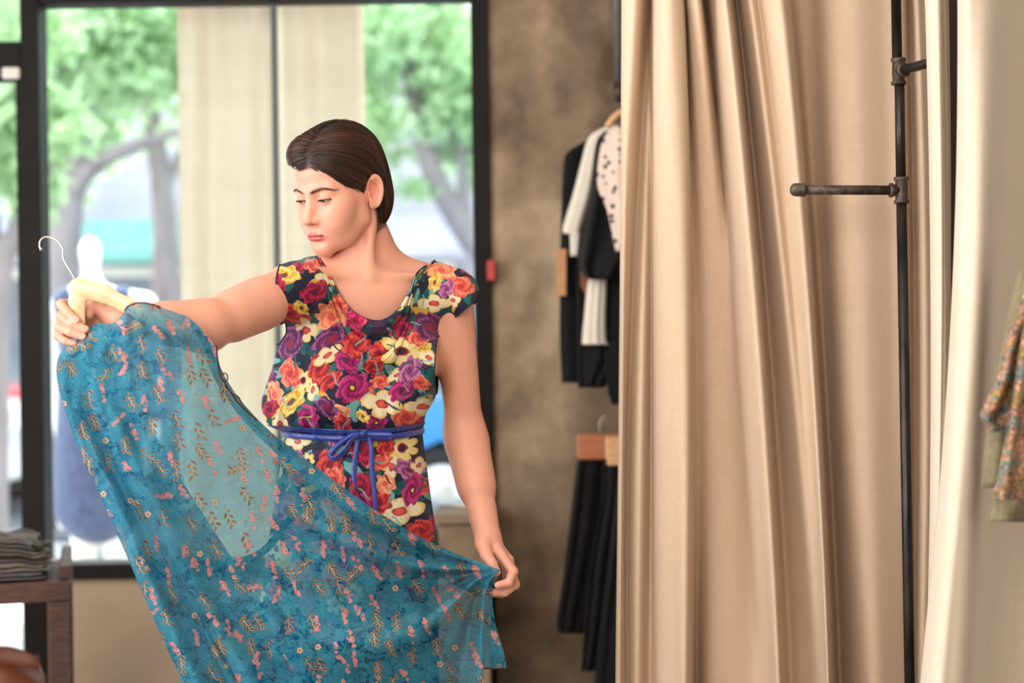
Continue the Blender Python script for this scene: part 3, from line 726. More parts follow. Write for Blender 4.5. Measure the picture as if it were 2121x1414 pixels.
# trousers on clip hangers below
for i, (Y, h, rows, lab, mat_, hm) in enumerate((
    (5.26, (1196, 898, 1290, 950), [(944, 1198, 1262), (1000, 1190, 1266), (1100, 1178, 1258), (1200, 1166, 1236), (1290, 1153, 1218), (1312, 1160, 1208)], 'black trousers clipped to a terracotta wooden hanger on the lower rail', M_CHAR, M_WOODR),
    (5.14, (1256, 904, 1340, 962), [(950, 1252, 1320), (1040, 1246, 1320), (1150, 1226, 1310), (1290, 1212, 1290), (1390, 1204, 1260)], 'charcoal trousers on a pale wooden clip hanger, longer than the pair beside', M_CHAR, M_WOOD),
    (5.02, (1290, 910, 1380, 962), [(960, 1282, 1350), (1150, 1262, 1340), (1330, 1240, 1330), (1500, 1226, 1320)], 'dark trousers hanging lowest against the curtain edge', M_BLACK2, M_WOOD))):
    t = garment(rows, Y, mat_, 'trousers', lab, 'trousers', None, .04, 4, .012, 20 + i, 'legs')
    a, b = W(h[0], h[3], Y), W(h[2], h[1], Y)
    MB().box((a[0], Y - .045, a[2]), (b[0], Y - .028, b[2]), bevel=.004).box((a[0], Y + .028, a[2]), (b[0], Y + .045, b[2]), bevel=.004).box((a[0] + .01, Y - .03, b[2] - .02), (b[0] - .01, Y + .03, b[2] - .004)).build('clip_hanger', hm, t)
    x = (a[0] + b[0]) / 2
    MB().tube(spline([(x, Y, b[2] - .01), (x, Y, b[2] + .035), (x + .02, Y, b[2] + .055), (x + .035, Y, b[2] + .035)], 14), .002, 8).build('hanger_hook', M_STEEL, t, True)
lr = W(1200, 870, 5.1)
tag(MB().tube([(W(1335, 868, 5.1)[0], 4.6, W(1335, 868, 5.1)[2]), (W(1335, 868, 5.1)[0], 5.5, W(1335, 868, 5.1)[2])], .0105, 12).build('lower_rail', M_PIPE, None, True), 'dark lower rail holding the clipped trousers', 'rail')

# ---------------------------------------------------------------- printed and olive clothes at the right edge
M_OLIVE = cloth('olive_cotton', lin(124, 114, 88), lin(146, 136, 108), translucent=.08, bump=.2)
def print_mat():
    m = MT('small_print'); co = m.coord(); v = m.mapping(co, (1, .4, 1))
    n = m.n('ShaderNodeTexVoronoi', feature='F1'); m.put(n.inputs['Vector'], v); m.put(n.inputs['Scale'], 74.0); m.put(n.inputs['Randomness'], .55)
    sep = m.n('ShaderNodeSeparateColor'); m.put(sep.inputs[0], n.outputs['Color'])
    base = m.ramp(sep.outputs[0], [(.0, lin(170, 138, 74)), (.30, lin(206, 152, 124)), (.55, lin(140, 144, 132)), (.85, lin(186, 132, 104))], 'CONSTANT')
    rim = m.ramp(n.outputs['Distance'], [(.16, 1.0), (.2, .0), (.34, .0), (.40, 1.0)])
    dark = m.ramp(m.noise(v, 130, 3), [(.42, 0.0), (.52, 1.0)])
    k = m.math('MULTIPLY', dark, m.math('SUBTRACT', 1.0, m.math('MULTIPLY', rim, .45)))
    col = m.mix(m.math('MULTIPLY', k, .9), base, lin(58, 68, 68))
    return m.done(m.bsdf(col, .85, 0, m.bump(m.noise(co, 900, 2), .2, .002)))
M_PRINT = print_mat()
YR = 2.78
ot = empty('olive_shirt', tuple(W(2140, 560, YR + .06)), 'olive green shirt hanging behind the printed blouse at the picture edge', 'shirt')
drape_obj('sleeve', [(556, [(2112, 0), (2122, -.02), (2150, -.03), (2190, 0), (2150, .03)]), (640, [(2094, 0), (2108, -.025), (2150, -.035), (2200, 0), (2150, .035)]), (760, [(2072, 0), (2090, -.03), (2150, -.04), (2210, 0), (2150, .04)]),
   (880, [(2046, 0), (2062, -.025), (2090, -.03), (2120, 0), (2080, .03)]), (1010, [(2034, 0), (2050, -.02), (2066, -.02), (2080, 0), (2060, .02)])], YR + .06, M_OLIVE, ot, 4, 8, True)
drape_obj('body', [(600, [(2120, 0), (2150, -.03), (2200, -.03), (2260, 0), (2200, .04)]), (800, [(2098, 0), (2130, -.035), (2200, -.04), (2280, 0), (2200, .04)]), (1000, [(2066, 0), (2100, -.02), (2150, -.045), (2280, 0), (2180, .04)]),
   (1080, [(2064, 0), (2084, -.03), (2120, .0), (2160, -.04), (2290, .02)])], YR + .045, M_OLIVE, ot, 5, 8, True)
pt_ = empty('printed_blouse', tuple(W(2160, 560, YR)), 'blouse with small orange, mustard and teal print and flared sleeves', 'blouse')
drape_obj('sleeve', [(615, [(2122, 0), (2134, -.02), (2170, -.02), (2200, 0)]), (700, [(2088, .01), (2100, -.02), (2118, .0), (2150, -.02)]), (780, [(2068, .01), (2082, -.03), (2100, .0), (2140, -.02)]), (840, [(2038, .01), (2060, -.035), (2078, .005), (2100, -.02)]),
   (862, [(2032, .015), (2046, -.03), (2066, .01), (2090, -.02)]), (893, [(2052, .01), (2062, -.01), (2076, .0), (2090, -.01)])], YR - .035, M_PRINT, pt_, 7, 8, False, .003)
drape_obj('body', [(615, [(2128, .0), (2150, -.03), (2200, -.01), (2260, -.03)]), (800, [(2098, .01), (2112, -.035), (2150, .0), (2260, -.03)]), (900, [(2084, .01), (2098, -.04), (2126, .0), (2260, -.03)]), (1000, [(2064, .01), (2084, -.04), (2112, .005), (2250, -.03)]),
   (1036, [(2054, .015), (2076, -.04), (2108, .01), (2250, -.03)])], YR - .05, M_PRINT, pt_, 8, 8, False, .003)
rz = W(2160, 380, YR)
tag(MB().tube([(W(2150, 400, YR)[0], YR, rz[2]), (2.7, YR, rz[2])], .0105, 12).build('side_rail', M_PIPE, None, True), 'dark clothes rail just beyond the right edge, above the printed blouse', 'rail')

for par, Yh, p0, p1, pc, yt in ((ot, YR + .052, 2112, 2262, 2186, 560), (pt_, YR - .045, 2124, 2262, 2196, 600)):
    MB().tube(spline([W(p0, yt + 22, Yh), W((p0 + pc) / 2, yt + 2, Yh), W(pc, yt - 14, Yh), W((p1 + pc) / 2, yt + 2, Yh), W(p1, yt + 22, Yh)], 24), .009, 10, flat=((0, 0, 1), .6)).build('hanger', M_WOOD, par, True)
    top = np.array([W(pc, yt, Yh)[0], YR, rz[2]])
    a0 = W(pc, yt - 14, Yh); q_ = np.linspace(-.5, np.pi * .9, 14)
    ring_ = np.stack([top[0] + 0 * q_, YR + .0145 * np.cos(q_), rz[2] + .0145 * np.sin(q_)], 1)
    MB().tube(np.vstack([spline([a0, a0 + (0, 0, .05), ring_[0] - (0, 0, .03), ring_[0]], 16)[:-1], ring_]), .0018, 8).build('hanger_hook', M_STEEL, par, True)
# ---------------------------------------------------------------- the shopper
def rotm(yaw, pitch, roll):
    y, p, r = map(math.radians, (yaw, pitch, roll))
    Rz = np.array([[math.cos(y), -math.sin(y), 0], [math.sin(y), math.cos(y), 0], [0, 0, 1]])
    Rx = np.array([[1, 0, 0], [0, math.cos(p), -math.sin(p)], [0, math.sin(p), math.cos(p)]])
    Ry = np.array([[math.cos(r), 0, math.sin(r)], [0, 1, 0], [-math.sin(r), 0, math.cos(r)]])
    return Rz @ Rx @ Ry
HR = rotm(-38.0, 18.5, 2.0); HO = np.array([-.3495, 3.5, 1.5345])
TR = rotm(24.0, 0, 0)                                  # chest turned a little towards her left
def to_head(p): return ((p - HO.astype(np.float32)) @ HR.astype(np.float32))
def from_head(q): return np.asarray(q) @ HR.T + HO
def q2(px, py, Y): return W(px, py, Y)
EYE = np.array([.0315, -.0745, .0045]); EYE_R = .0122
def mirror(p):
    m = p.copy(); m[:, 0] = np.abs(m[:, 0]); return m
LIPS = dict(cu=(.0240, -.0862, -.0693), pk=(.0050, -.0990, -.0642), lo=(0, -.0978, -.0750))
def head_sdf(p):
    m = mirror(p); s = np.float32
    d = ell(p, (0, .012, .050), (.0725, .092, .079))
    d = smin(d, ell(p, (0, -.030, .042), (.0600, .0565, .062)), .03)
    d = smin(d, ell(m, (.010, -.036, -.018), (.0500, .0500, .070)), .025)
    d = smin(d, sph(m, (.043, -.050, -.020), .0215), .030)                 # cheekbone
    d = smin(d, ell(m, (.031, -.058, -.052), (.024, .0225, .025)), .032)    # cheek
    d = smin(d, cap(m, (.0465, -.006, -.060), (.0340, -.045, -.086), .0135, .0125), .03)
    d = smin(d, cap(m, (.0340, -.045, -.086), (.0100, -.0765, -.0995), .0125, .0125), .026)
    d = smin(d, cap(m, (.048, .006, -.018), (.0465, -.006, -.060), .018, .0135), .03)
    d = smin(d, ell(m, (.000, -.0790, -.0985), (.0190, .0150, .0140)), .016)          # chin
    d = smin(d, ell(m, (0, -.0650, -.0640), (.0310, .0290, .0300)), .032)  # muzzle
    d = smin(d, cap(m, (.012, -.0835, .0185), (.040, -.0690, .0215), .0085, .0085), .018)  # brow
    # eye socket, then lids
    d = smax(d, -sph(m, (.0325, -.1010, .0020), .0190), .016)
    d = smax(d, -sph(m, (.0130, -.1010, .0050), .0085), .014)
    ed = sph(m, EYE, EYE_R + .0018)
    d = smin(d, ed, .0050)
    # upper-lid fold
    # nose
    n = cap(m, (0, -.0845, .016), (0, -.1010, -.020), .0062, .0066)
    n = smin(n, cap(m, (0, -.1000, -.018), (0, -.1095, -.0335), .0066, .0082), .008)
    n = smin(n, sph(m, (.0035, -.1085, -.0350), .0072), .006)
    n = smin(n, ell(m, (.0118, -.0975, -.0385), (.0058, .0085, .0062)), .007)
    n = smin(n, cap(m, (0, -.1040, -.0410), (0, -.0960, -.0450), .0040, .0042), .005)
    n = smin(n, cap(m, (0, -.0780, .014), (0, -.0880, -.030), .0080, .0145), .010)
    d = smin(d, n, .011)
    d = smax(d, -ell(m, (.0062, -.1035, -.0452), (.0030, .0055, .0030)), .0025)
    # lips
    L = LIPS
    up = smin(cap(m, L['cu'], (.0135, -.0965, -.0654), .0022, .0040), cap(m, (.0135, -.0965, -.0654), L['pk'], .0040, .0044), .003)
    up = smin(up, cap(m, L['pk'], (0, -.0992, -.0656), .0044, .0042), .003)
    lo = smin(cap(m, L['cu'], (.0130, -.0950, -.0740), .0022, .0052), cap(m, (.0130, -.0950, -.0740), L['lo'], .0052, .0060), .003)
    d = smin(d, up, .006); d = smin(d, lo, .007)
    gx = np.abs(p[:, 0]); gy = np.interp(gx, [0, .010, .0135, .018, .0225], [-.1030, -.1016, -.1000, -.0960, -.0905]).astype(s)
    gap = np.sqrt((p[:, 2] + .0697) ** 2 + np.maximum(0, p[:, 1] - gy) ** 2) - np.interp(gx, [0, .012, .0215, .0235], [.0014, .0013, .0002, -.004]).astype(s)
    d = smax(d, -gap, .0022)
    d = smax(d, -cap(m, (0, -.1020, -.0500), (0, -.1055, -.0590), .0022, .0028), .006)   # philtrum
    d = smax(d, -cap(m, (0, -.1010, -.0845), (.012, -.0970, -.0840), .0028, .002), .012)  # under lip
    # slit between the lids: almond, narrow because she looks down
    x = m[:, 0] - EYE[0]; z = m[:, 2] - (EYE[2] - .0040) - .035 * x
    w = .0138
    zu = .0016 * (1 - (x / w) ** 2) + .0004; zl = -.0032 * (1 - (x / w) ** 2) - .0002
    slit = np.maximum(np.maximum(z - zu, zl - z), np.abs(x) - w)
    slit = np.maximum(slit, m[:, 1] + .064)
    d = smax(d, -slit, .0012)
    # ear
    a = math.radians(24)
    eo = np.array([.0700, .010, -.0065]); U = np.array([0, .22, .975]); O = np.array([math.cos(a) * 1.0, -math.sin(a) * .97, math.sin(a) * .22]); O /= np.linalg.norm(O)
    Vb = np.cross(O, U); Vb /= np.linalg.norm(Vb)        # towards the front or back of the ear
    if Vb[1] < 0: Vb = -Vb
    q = (m - eo.astype(s)); eu = q @ U.astype(s); ev = q @ Vb.astype(s) - .009; ew = q @ O.astype(s) - .010
    rv = .0165 + .0025 * np.clip(eu / .03, -1, 1); ru = .0305
    k = np.sqrt((eu / ru) ** 2 + (ev / rv) ** 2) + 1e-6
    disc = np.maximum((k - 1) * .017, np.abs(ew + .002) - .0060)
    dish = ew + .0050 - .0085 * k ** 2
    rimd = np.sqrt(((k - .93) * .0175) ** 2 + (ew - .0025) ** 2) - .0034
    front = sm(-.012, -.004, ev) + sm(.005, .02, -eu)   # rim fades at the front
    rimd = rimd + (1 - np.clip(front, 0, 1)) * .004
    e = smin(np.maximum(disc, dish), rimd, .0030)
    e = smax(e, -ell(np.stack([eu, ev, ew], 1), (-.004, -.002, .000), (.0120, .0080, .0046)), .003)
    anti = np.sqrt(((np.sqrt((eu / .021) ** 2 + (ev / .0105) ** 2) - 1) * .011) ** 2 + (ew - .0000) ** 2) - .0024 + np.where(ev < -.003, .004, 0) 
    e = smin(e, anti, .003)
    e = smin(e, ell(np.stack([eu, ev, ew], 1), (-.0265, -.005, -.001), (.0095, .0082, .0042)), .004)
    e = smin(e, ell(np.stack([eu, ev, ew], 1), (-.006, -.0135, .000), (.0055, .0032, .0042)), .003)
    d = smin(d, e, .005)
    return d
# joints, placed where the photograph shows them
SR, ER, WR = q2(600, 603, 3.42), q2(428, 676, 3.235), q2(252, 660, 3.115)
SL, EL, WL = q2(936, 616, 3.57), q2(962, 893, 3.625), q2(1010, 1112, 3.525)
NB = q2(782, 560, 3.575); CHEST = q2(765, 700, 3.555); WAIST = q2(735, 895, 3.55); HIP = q2(735, 1050, 3.56)
def f3(v): return np.asarray(v, np.float32)
def torso_sdf(p, g=0.0):
    R = TR
    d = ell(p, CHEST, (.150 + g, .098 + g, .165 + g), R)
    d = smin(d, ell(p, q2(768, 620, 3.545), (.150 + g, .075 + g, .065 + g), R), .05)
    d = smin(d, ell(p, q2(690, 755, 3.475), (.062 + g, .062 + g, .062 + g), R), .045)
    d = smin(d, ell(p, q2(842, 757, 3.515), (.062 + g, .062 + g, .062 + g), R), .045)
    d = smin(d, ell(p, WAIST, (.118 + g, .088 + g, .13 + g), R), .06)
    d = smin(d, ell(p, HIP, (.158 + g, .115 + g, .13 + g), R), .07)
    return d
def hand_sdf(p, wrist, fore, fingers, thumb, r=.0088, palm_r=.0125):
    """fingers: lists of 4 joints; the palm is webbed from metacarpal capsules"""
    d = None
    for i, f in enumerate(fingers):
        rr = r * (1.0, 1.03, .98, .86)[i]
        root = np.array(wrist) * .80 + np.array(f[0]) * .20
        mc = cap(p, root, f[0], palm_r * 1.05, rr * 1.22)
        d = mc if d is None else smin(d, mc, .012)
    out = d
    for i, f in enumerate(fingers):
        rr = r * (1.0, 1.03, .98, .86)[i]
        fd = smin(cap(p, f[0], f[1], rr * 1.12, rr * 1.02), cap(p, f[1], f[2], rr * 1.02, rr * .93), .003)
        fd = smin(fd, cap(p, f[2], f[3], rr * .93, rr * .80), .003)
        fd = smin(fd, sph(p, f[1], rr * 1.06), .004)
        out = smin(out, fd, .0032)
    t = smin(cap(p, thumb[0], thumb[1], .0170, .0130), cap(p, thumb[1], thumb[2], .0122, .0106), .005)
    t = smin(t, cap(p, thumb[2], thumb[3], .0100, .0085), .003)
    out = smin(out, t, .008)
    return smin(out, cap(p, fore, wrist, .0295, .0235), .018)
RF = [[q2(170, 624, 3.150), q2(127, 630, 3.108), q2(140, 648, 3.079), q2(159, 664, 3.070)],
      [q2(170, 646, 3.158), q2(127, 655, 3.108), q2(150, 670, 3.075), q2(177, 682, 3.069)],
      [q2(172, 668, 3.158), q2(123, 677, 3.108), q2(146, 688, 3.076), q2(172, 697, 3.071)],
      [q2(176, 688, 3.152), q2(121, 695, 3.112), q2(136, 706, 3.086), q2(155, 711, 3.080)]]
RT = [q2(232, 660, 3.118), q2(210, 642, 3.118), q2(196, 634, 3.116), q2(184, 652, 3.104)]
LF = [[q2(1040, 1152, 3.490), q2(1063, 1183, 3.473), q2(1054, 1206, 3.462), q2(1031, 1211, 3.458)],
      [q2(1053, 1160, 3.510), q2(1066, 1210, 3.497), q2(1046, 1226, 3.484), q2(1021, 1227, 3.478)],
      [q2(1054, 1167, 3.534), q2(1060, 1212, 3.524), q2(1040, 1229, 3.512), q2(1016, 1229, 3.506)],
      [q2(1048, 1170, 3.554), q2(1050, 1208, 3.552), q2(1036, 1225, 3.545), q2(1016, 1225, 3.540)]]
LT = [q2(1000, 1126, 3.502), q2(1008, 1150, 3.478), q2(1020, 1168, 3.466), q2(1029, 1184, 3.462)]
def rhand(p): return hand_sdf(p, WR, WR * .75 + ER * .25, RF, RT, .0086, .0115)
def lhand(p): return hand_sdf(p, WL, WL * .75 + EL * .25, LF, LT, .0092, .0135)
def arms_sdf(p):
    a = cap(p, SR, ER, .0520, .0420); a = smin(a, cap(p, SR * .6 + ER * .4, ER * .7 + SR * .3, .050, .048), .02)
    a = smin(a, cap(p, ER, WR, .0400, .0255), .03)
    a = smin(a, cap(p, ER * .9 + WR * .1, ER * .55 + WR * .45, .043, .036), .03)
    b = cap(p, SL, EL, .0440, .0385); b = smin(b, cap(p, EL, WL, .0385, .0255), .03)
    b = smin(b, cap(p, EL * .85 + WL * .15, EL * .5 + WL * .5, .0410, .0370), .03)
    return a, b
ST = q2(752, 577, 3.475)
def near(f, p, c, r):
    """evaluate f only close to a ball, a plain bound elsewhere"""
    b = sph(p, c, r); m = b < .07
    b = b.astype(np.float32)
    if m.any(): b[m] = f(p[m])
    return b
def body_head(p):
    h = head_sdf(to_head(p))
    nk = cap(p, from_head((0, .034, -.045)), NB + (.004, .006, 0), .0470, .0530)
    nk = smin(nk, cap(p, from_head((.052, .030, -.040)), ST + (.012, .004, .0), .0110, .0060), .030)
    nk = smin(nk, cap(p, from_head((-.050, .030, -.045)), ST - (.014, -.004, 0), .0110, .0060), .030)
    nk = smin(nk, cap(p, from_head((.004, -.014, -.074)), ST + (-.004, .030, .02), .022, .030), .025)
    nk = smin(nk, cap(p, q2(724, 512, 3.535), q2(706, 566, 3.50), .030, .032), .03)
    return smin(h, nk, .007)
def upper_sdf(p):
    t = torso_sdf(p)
    tz = smin(cap(p, q2(790, 553, 3.590), q2(915, 592, 3.580), .036, .036), cap(p, q2(768, 566, 3.580), q2(612, 594, 3.44), .034, .038), .03)
    tz = smin(tz, cap(p, q2(742, 566, 3.545), q2(655, 580, 3.470), .032, .032), .03)
    t = smin(t, tz, .035)
    # collar bones
    t = smin(t, cap(p, ST + (.016, .004, .002), q2(880, 572, 3.525), .0075, .0075), .016)
    t = smin(t, cap(p, ST + (-.016, .004, .002), q2(640, 560, 3.415), .0075, .0075), .016)
    return smin(near(body_head, p, HO - (0, 0, .06), .27), t, .022)
def body_sdf(p):
    d = upper_sdf(p)
    a, b = arms_sdf(p)
    d = smin(d, a, .040); d = smin(d, b, .034)
    d = smin(d, near(rhand, p, RF[1][1] * .5 + WR * .5, .13), .010); d = smin(d, near(lhand, p, LF[1][1] * .5 + WL * .5, .13), .010)
    for sx, px in ((-1, 680), (1, 790)):
        hp = q2(px, 1080, 3.56); kn = np.array([hp[0] + .01 * sx, 3.54, .47]); an = np.array([hp[0] + .005 * sx, 3.58, .075])
        lg = smin(cap(p, hp, kn, .085, .056), cap(p, kn, an, .052, .034), .03)
        lg = smin(lg, cap(p, kn * .75 + an * .25 + (0, .012, 0), kn * .5 + an * .5 + (0, .01, 0), .05, .045), .03)
        lg = smin(lg, cap(p, an - (0, 0, .02), an + np.array([.0, -.15, -.045]), .036, .026), .03)
        d = smin(d, lg, .03)
    return d
HB_LO, HB_HI = HO - (.16, .17, .135), HO + (.16, .17, .16)
regions = []                                            # (lo, hi, cell)
def region(f, lo, hi, h, inside, B=7):
    V, Fq = surface_net(f, lo, hi, h, B)
    c = V[Fq].mean(1)
    return keep(V, Fq, inside(c))
zneck = HO[2] - .125
def box_in(c, lo, hi): return ((c > lo) & (c < hi)).all(1)
rh_lo, rh_hi = np.minimum.reduce([*sum(RF, []), *RT]) - .03, np.maximum.reduce([*sum(RF, []), *RT]) + .03
lh_lo, lh_hi = np.minimum.reduce([*sum(LF, []), *LT]) - .03, np.maximum.reduce([*sum(LF, []), *LT]) + .03
rh_hi[0] = W(236, 650, 3.12)[0]; lh_hi[2] = W(1000, 1122, 3.5)[2]
e = .004
pieces = []
def rfield(p): return smin(arms_sdf(p)[0], rhand(p), .010)
def lfield(p): return smin(arms_sdf(p)[1], lhand(p), .010)
def fine_head(c, k=0.0):
    q = to_head(c.astype(np.float32)); return (c[:, 2] > HO[2] - .150 + k) & (q[:, 1] < .052 - k) & (np.abs(c[:, 0] - HO[0]) < .12)
pieces.append(region(upper_sdf, HO - (.12, .14, .152), HO + (.12, .11, .16), .0019, fine_head))
pieces.append(region(rfield, rh_lo, rh_hi, .0019, lambda c: box_in(c, rh_lo, rh_hi)))
pieces.append(region(lfield, lh_lo, lh_hi, .0019, lambda c: box_in(c, lh_lo, lh_hi)))
def not_fine(c):
    inh = fine_head(c, e)
    return ~(inh | box_in(c, rh_lo + e, rh_hi - e) | box_in(c, lh_lo + e, lh_hi - e))
pieces.append(region(body_sdf, (-.95, 3.0, .0), (.12, 3.8, 1.70), .0060, not_fine))
BV, BF = [], []; o_ = 0
for V, Fq in pieces:
    BV.append(V); BF.append(Fq + o_); o_ += len(V)
BV = np.concatenate(BV); BF = np.concatenate(BF)
def hair_region(q):
    """positive where hair grows or lies"""
    x, y, z = q[:, 0], q[:, 1], q[:, 2]
    ax = np.abs(x)
    # hairline: high over the forehead, back round the temple, sideburn, behind the ear, nape
    far = sm(-.012, -.040, x)
    zl = far * .017 + np.interp(ax, [0, .02, .038, .05, .058, .064, .075], [.066, .067, .063, .053, .038, .018, .000])
    front = z - zl - .10 * (y + .07) * 0
    yl = np.interp(z, [-.10, -.03, -.012, .012, .03, .05, .07], [.020, .024, .0, -.018, -.036, -.050, -.064])
    side = y - yl - .022 * far
    g = np.maximum(np.minimum(front, 1), side * .9)
    ear = np.sqrt(((y - .018) / .024) ** 2 + ((z + .006) / .036) ** 2)
    g = np.where((ax > .05) & (ear < 1.15) , np.minimum(g, (ear - 1) * .02), g)
    bottom = z + .094 + .10 * np.maximum(0, .05 - y)
    return np.minimum(g, bottom)
# skin colours: lips, brows, lash lines, blush, knuckles
def skin_colors(V):
    C = np.tile(np.array(lin(222, 160, 136)), (len(V), 1))
    q = to_head(V.astype(np.float32)).astype(float); m = q.copy(); m[:, 0] = np.abs(m[:, 0])
    hd = (np.linalg.norm(q, axis=1) < .19)
    def blend(mask, col):
        nonlocal C
        C = C * (1 - mask[:, None]) + np.array(lin(*col)) * mask[:, None]
    gauss = lambda c, s: np.exp(-(((m - np.array(c)) / np.array(s)) ** 2).sum(1)) * hd
    blend(.40 * gauss((.040, -.065, -.028), (.024, .03, .020)), (224, 138, 118))
    blend(.45 * gauss((0, -.110, -.036), (.014, .02, .012)), (222, 140, 118))
    blend(.55 * gauss((.078, .016, -.002), (.014, .022, .03)), (228, 132, 110))
    blend(.35 * gauss((EYE[0], -.085, .009), (.017, .02, .008)), (206, 146, 124))
    # lips
    fr = (m[:, 1] < -.045) & hd
    zu_ = np.interp(m[:, 0], [0, .0045, .008, .0135, .019, .0245], [-.0624, -.0606, -.0611, -.0628, -.0652, -.0690])
    zl_ = np.interp(m[:, 0], [0, .008, .014, .020, .0245], [-.0808, -.0802, -.0784, -.0748, -.0700])
    lm = sm(-.0008, .0008, zu_ - m[:, 2]) * sm(-.0012, .0010, m[:, 2] - zl_) * sm(.0255, .0235, m[:, 0]) * fr
    blend(lm * .85, (196, 92, 92))
    blend(np.exp(-((m[:, 2] + .0697) / .0012) ** 2) * sm(.0225, .017, m[:, 0]) * fr * .85, (84, 30, 30))
    # brows
    bx = np.linspace(0, 1, 9); best = np.full(len(V), 9.0)
    P = spline(np.array([(.0115, .0185), (.020, .0215), (.033, .0245), (.045, .0230), (.057, .0165)]), 40); wd = np.interp(np.linspace(0, 1, 40), [0, .25, .6, 1], [.0024, .0036, .0028, .0008])
    fr = (m[:, 1] < -.045) & hd
    for (x, z), w in zip(P, wd):
        best = np.minimum(best, np.where(fr, np.hypot(m[:, 0] - x, m[:, 2] - z) - w, 9))
    blend(sm(.0020, -.0014, best) * .70, (72, 48, 38))
    # lash line along the upper lid, soft lower lid line
    x = m[:, 0] - EYE[0]; z = m[:, 2] - (EYE[2] - .0040) - .035 * x; w = .0138
    zu = .0016 * (1 - (x / w) ** 2) + .0004; zl = -.0032 * (1 - (x / w) ** 2) - .0002
    inx = sm(w + .004, w - .001, np.abs(x - .001)) * fr
    blend(np.exp(-((z - zu - .0004) / .0013) ** 2) * inx * .9, (44, 30, 26))
    blend(np.exp(-((z - zl + .0002) / .0009) ** 2) * inx * .35, (120, 70, 60))
    blend(np.exp(-((z - .0085 - zu) / .0012) ** 2) * inx * .35, (170, 108, 88))
    hg = hair_region(q)
    blend(sm(-.005, .003, hg) * hd * .9, (58, 38, 30))
    # nostrils and ear hollow stay skin; hands a little pinker
    for tips in (RF, LF):
        for f in tips:
            for j in (1, 3):
                blend(.35 * np.exp(-((V - f[j]) ** 2).sum(1) / .011 ** 2), (226, 140, 120))
    return C
def skin_mat():
    m = MT('skin'); co = m.coord()
    col = m.mix(m.math('MULTIPLY', m.noise(co, 60, 4), .10), m.attr('col'), lin(205, 120, 98))
    return m.done(m.bsdf(col, .42, 0, m.bump(m.noise(co, 900, 3), .10, .0006), Specular_IOR_Level=.35))
M_SKIN = skin_mat()
person = mesh_obj('person', BV, BF, M_SKIN, None, True, skin_colors(BV))
BN = np.concatenate([sdf_grad(body_sdf, BV[i:i + 60000], .0012) for i in range(0, len(BV), 60000)])
person.data.normals_split_custom_set_from_vertices([tuple(v) for v in BN.tolist()])
tag(person, 'shopper in a floral dress holding up the sheer teal dress with both hands', 'person')
# eyes
def eye_mat():
    m = MT('eye'); d = m.attr('col')
    return m.done(m.bsdf(d, .08, 0, None, Coat_Weight=.6))
M_EYE = eye_mat()
for sx in (-1, 1):
    n1, n2 = 40, 24
    th = np.linspace(0, np.pi, n2); ph = np.linspace(0, 2 * np.pi, n1, endpoint=False)
    D = np.stack([np.sin(th)[:, None] * np.cos(ph)[None], np.sin(th)[:, None] * np.sin(ph)[None], np.cos(th)[:, None] + 0 * ph[None]], -1).reshape(-1, 3)
    gaze = np.array([-.10, -.86, -.42]); gaze /= np.linalg.norm(gaze)
    ang = np.arccos(np.clip(D @ gaze, -1, 1))
    Cc = np.where(ang[:, None] < .18, np.array(lin(12, 8, 7)), np.where(ang[:, None] < .47, np.array(lin(62, 40, 26)), np.array(lin(226, 214, 206))))
    Pp = from_head(np.array([EYE[0] * sx, EYE[1], EYE[2]]) + D * EYE_R)
    mesh_obj('eyeball', Pp, grid_faces(n1, n2, True), M_EYE, person, True, Cc)
# finger nails
M_NAIL = simple('finger_nail', lin(236, 186, 168), rough=.25)
def nail(f, r, face):
    t = np.array(f[3]) - np.array(f[2]); t /= np.linalg.norm(t); n = np.array(face, float); n -= t * (n @ t); n /= np.linalg.norm(n); b = np.cross(t, n)
    V = []; nu, nv = 7, 6
    for i in range(nv):
        for j in range(nu):
            u = -1 + 2 * j / (nu - 1); v = i / (nv - 1); wv = .72 * r * math.sqrt(max(0, 1 - (max(0, v - .55) / .5) ** 2)); a = u * .85
            V.append(np.array(f[3]) + t * (-.45 * r + v * 1.25 * r) + n * (r * (.86 - .16 * v * v) * math.cos(a * .75)) + b * wv * math.sin(a) / math.sin(.85))
    o = mesh_obj('nail', V, grid_faces(nu, nv), M_NAIL, person); md = o.modifiers.new('t', 'SOLIDIFY'); md.thickness = .0006
for f in RF[:3]: nail(f, .0076, (-.1, -1, .25))
nail(LF[0], .0078, (-.2, -1, -.1))
# ---------------------------------------------------------------- hair
def hair_vol(q):
    """hair surface in head space"""
    d = ell(q, (0, .013, .049), (.0815, .107, .0925))
    d = smin(d, ell(q, (0, .052, -.018), (.0765, .068, .090)), .03)
    d = smin(d, ell(q, (-.026, -.038, .088), (.042, .046, .037)), .02)
    return d
hs = lambda p: hair_vol(to_head(p))
V, Fq = surface_net(hs, HO - (.17, .17, .16), HO + (.17, .17, .18), .0030)
T = to_tris(Fq); g = hair_region(to_head(V.astype(np.float32)).astype(float))
V, T = clip_mesh(V, T, g)
gn = sdf_grad(hs, V.astype(np.float32), .002); gv = hair_region(to_head(V.astype(np.float32)).astype(float))
V = V - gn * (.0040 + .006 * sm(.012, 0, gv))[:, None]          # the under-layer tucks in at its rim
def hair_mat():
    m = MT('dark_brown_hair'); c = m.attr('col')
    return m.done(m.bsdf(c, .42, 0, None, Specular_IOR_Level=.35))
M_HAIR = hair_mat()
hc = np.tile(np.array(lin(34, 19, 13)), (len(V), 1))
hair = mesh_obj('hair', V, T, M_HAIR, person, True, hc)
md = hair.modifiers.new('t', 'SOLIDIFY'); md.thickness = .004; md.offset = -1
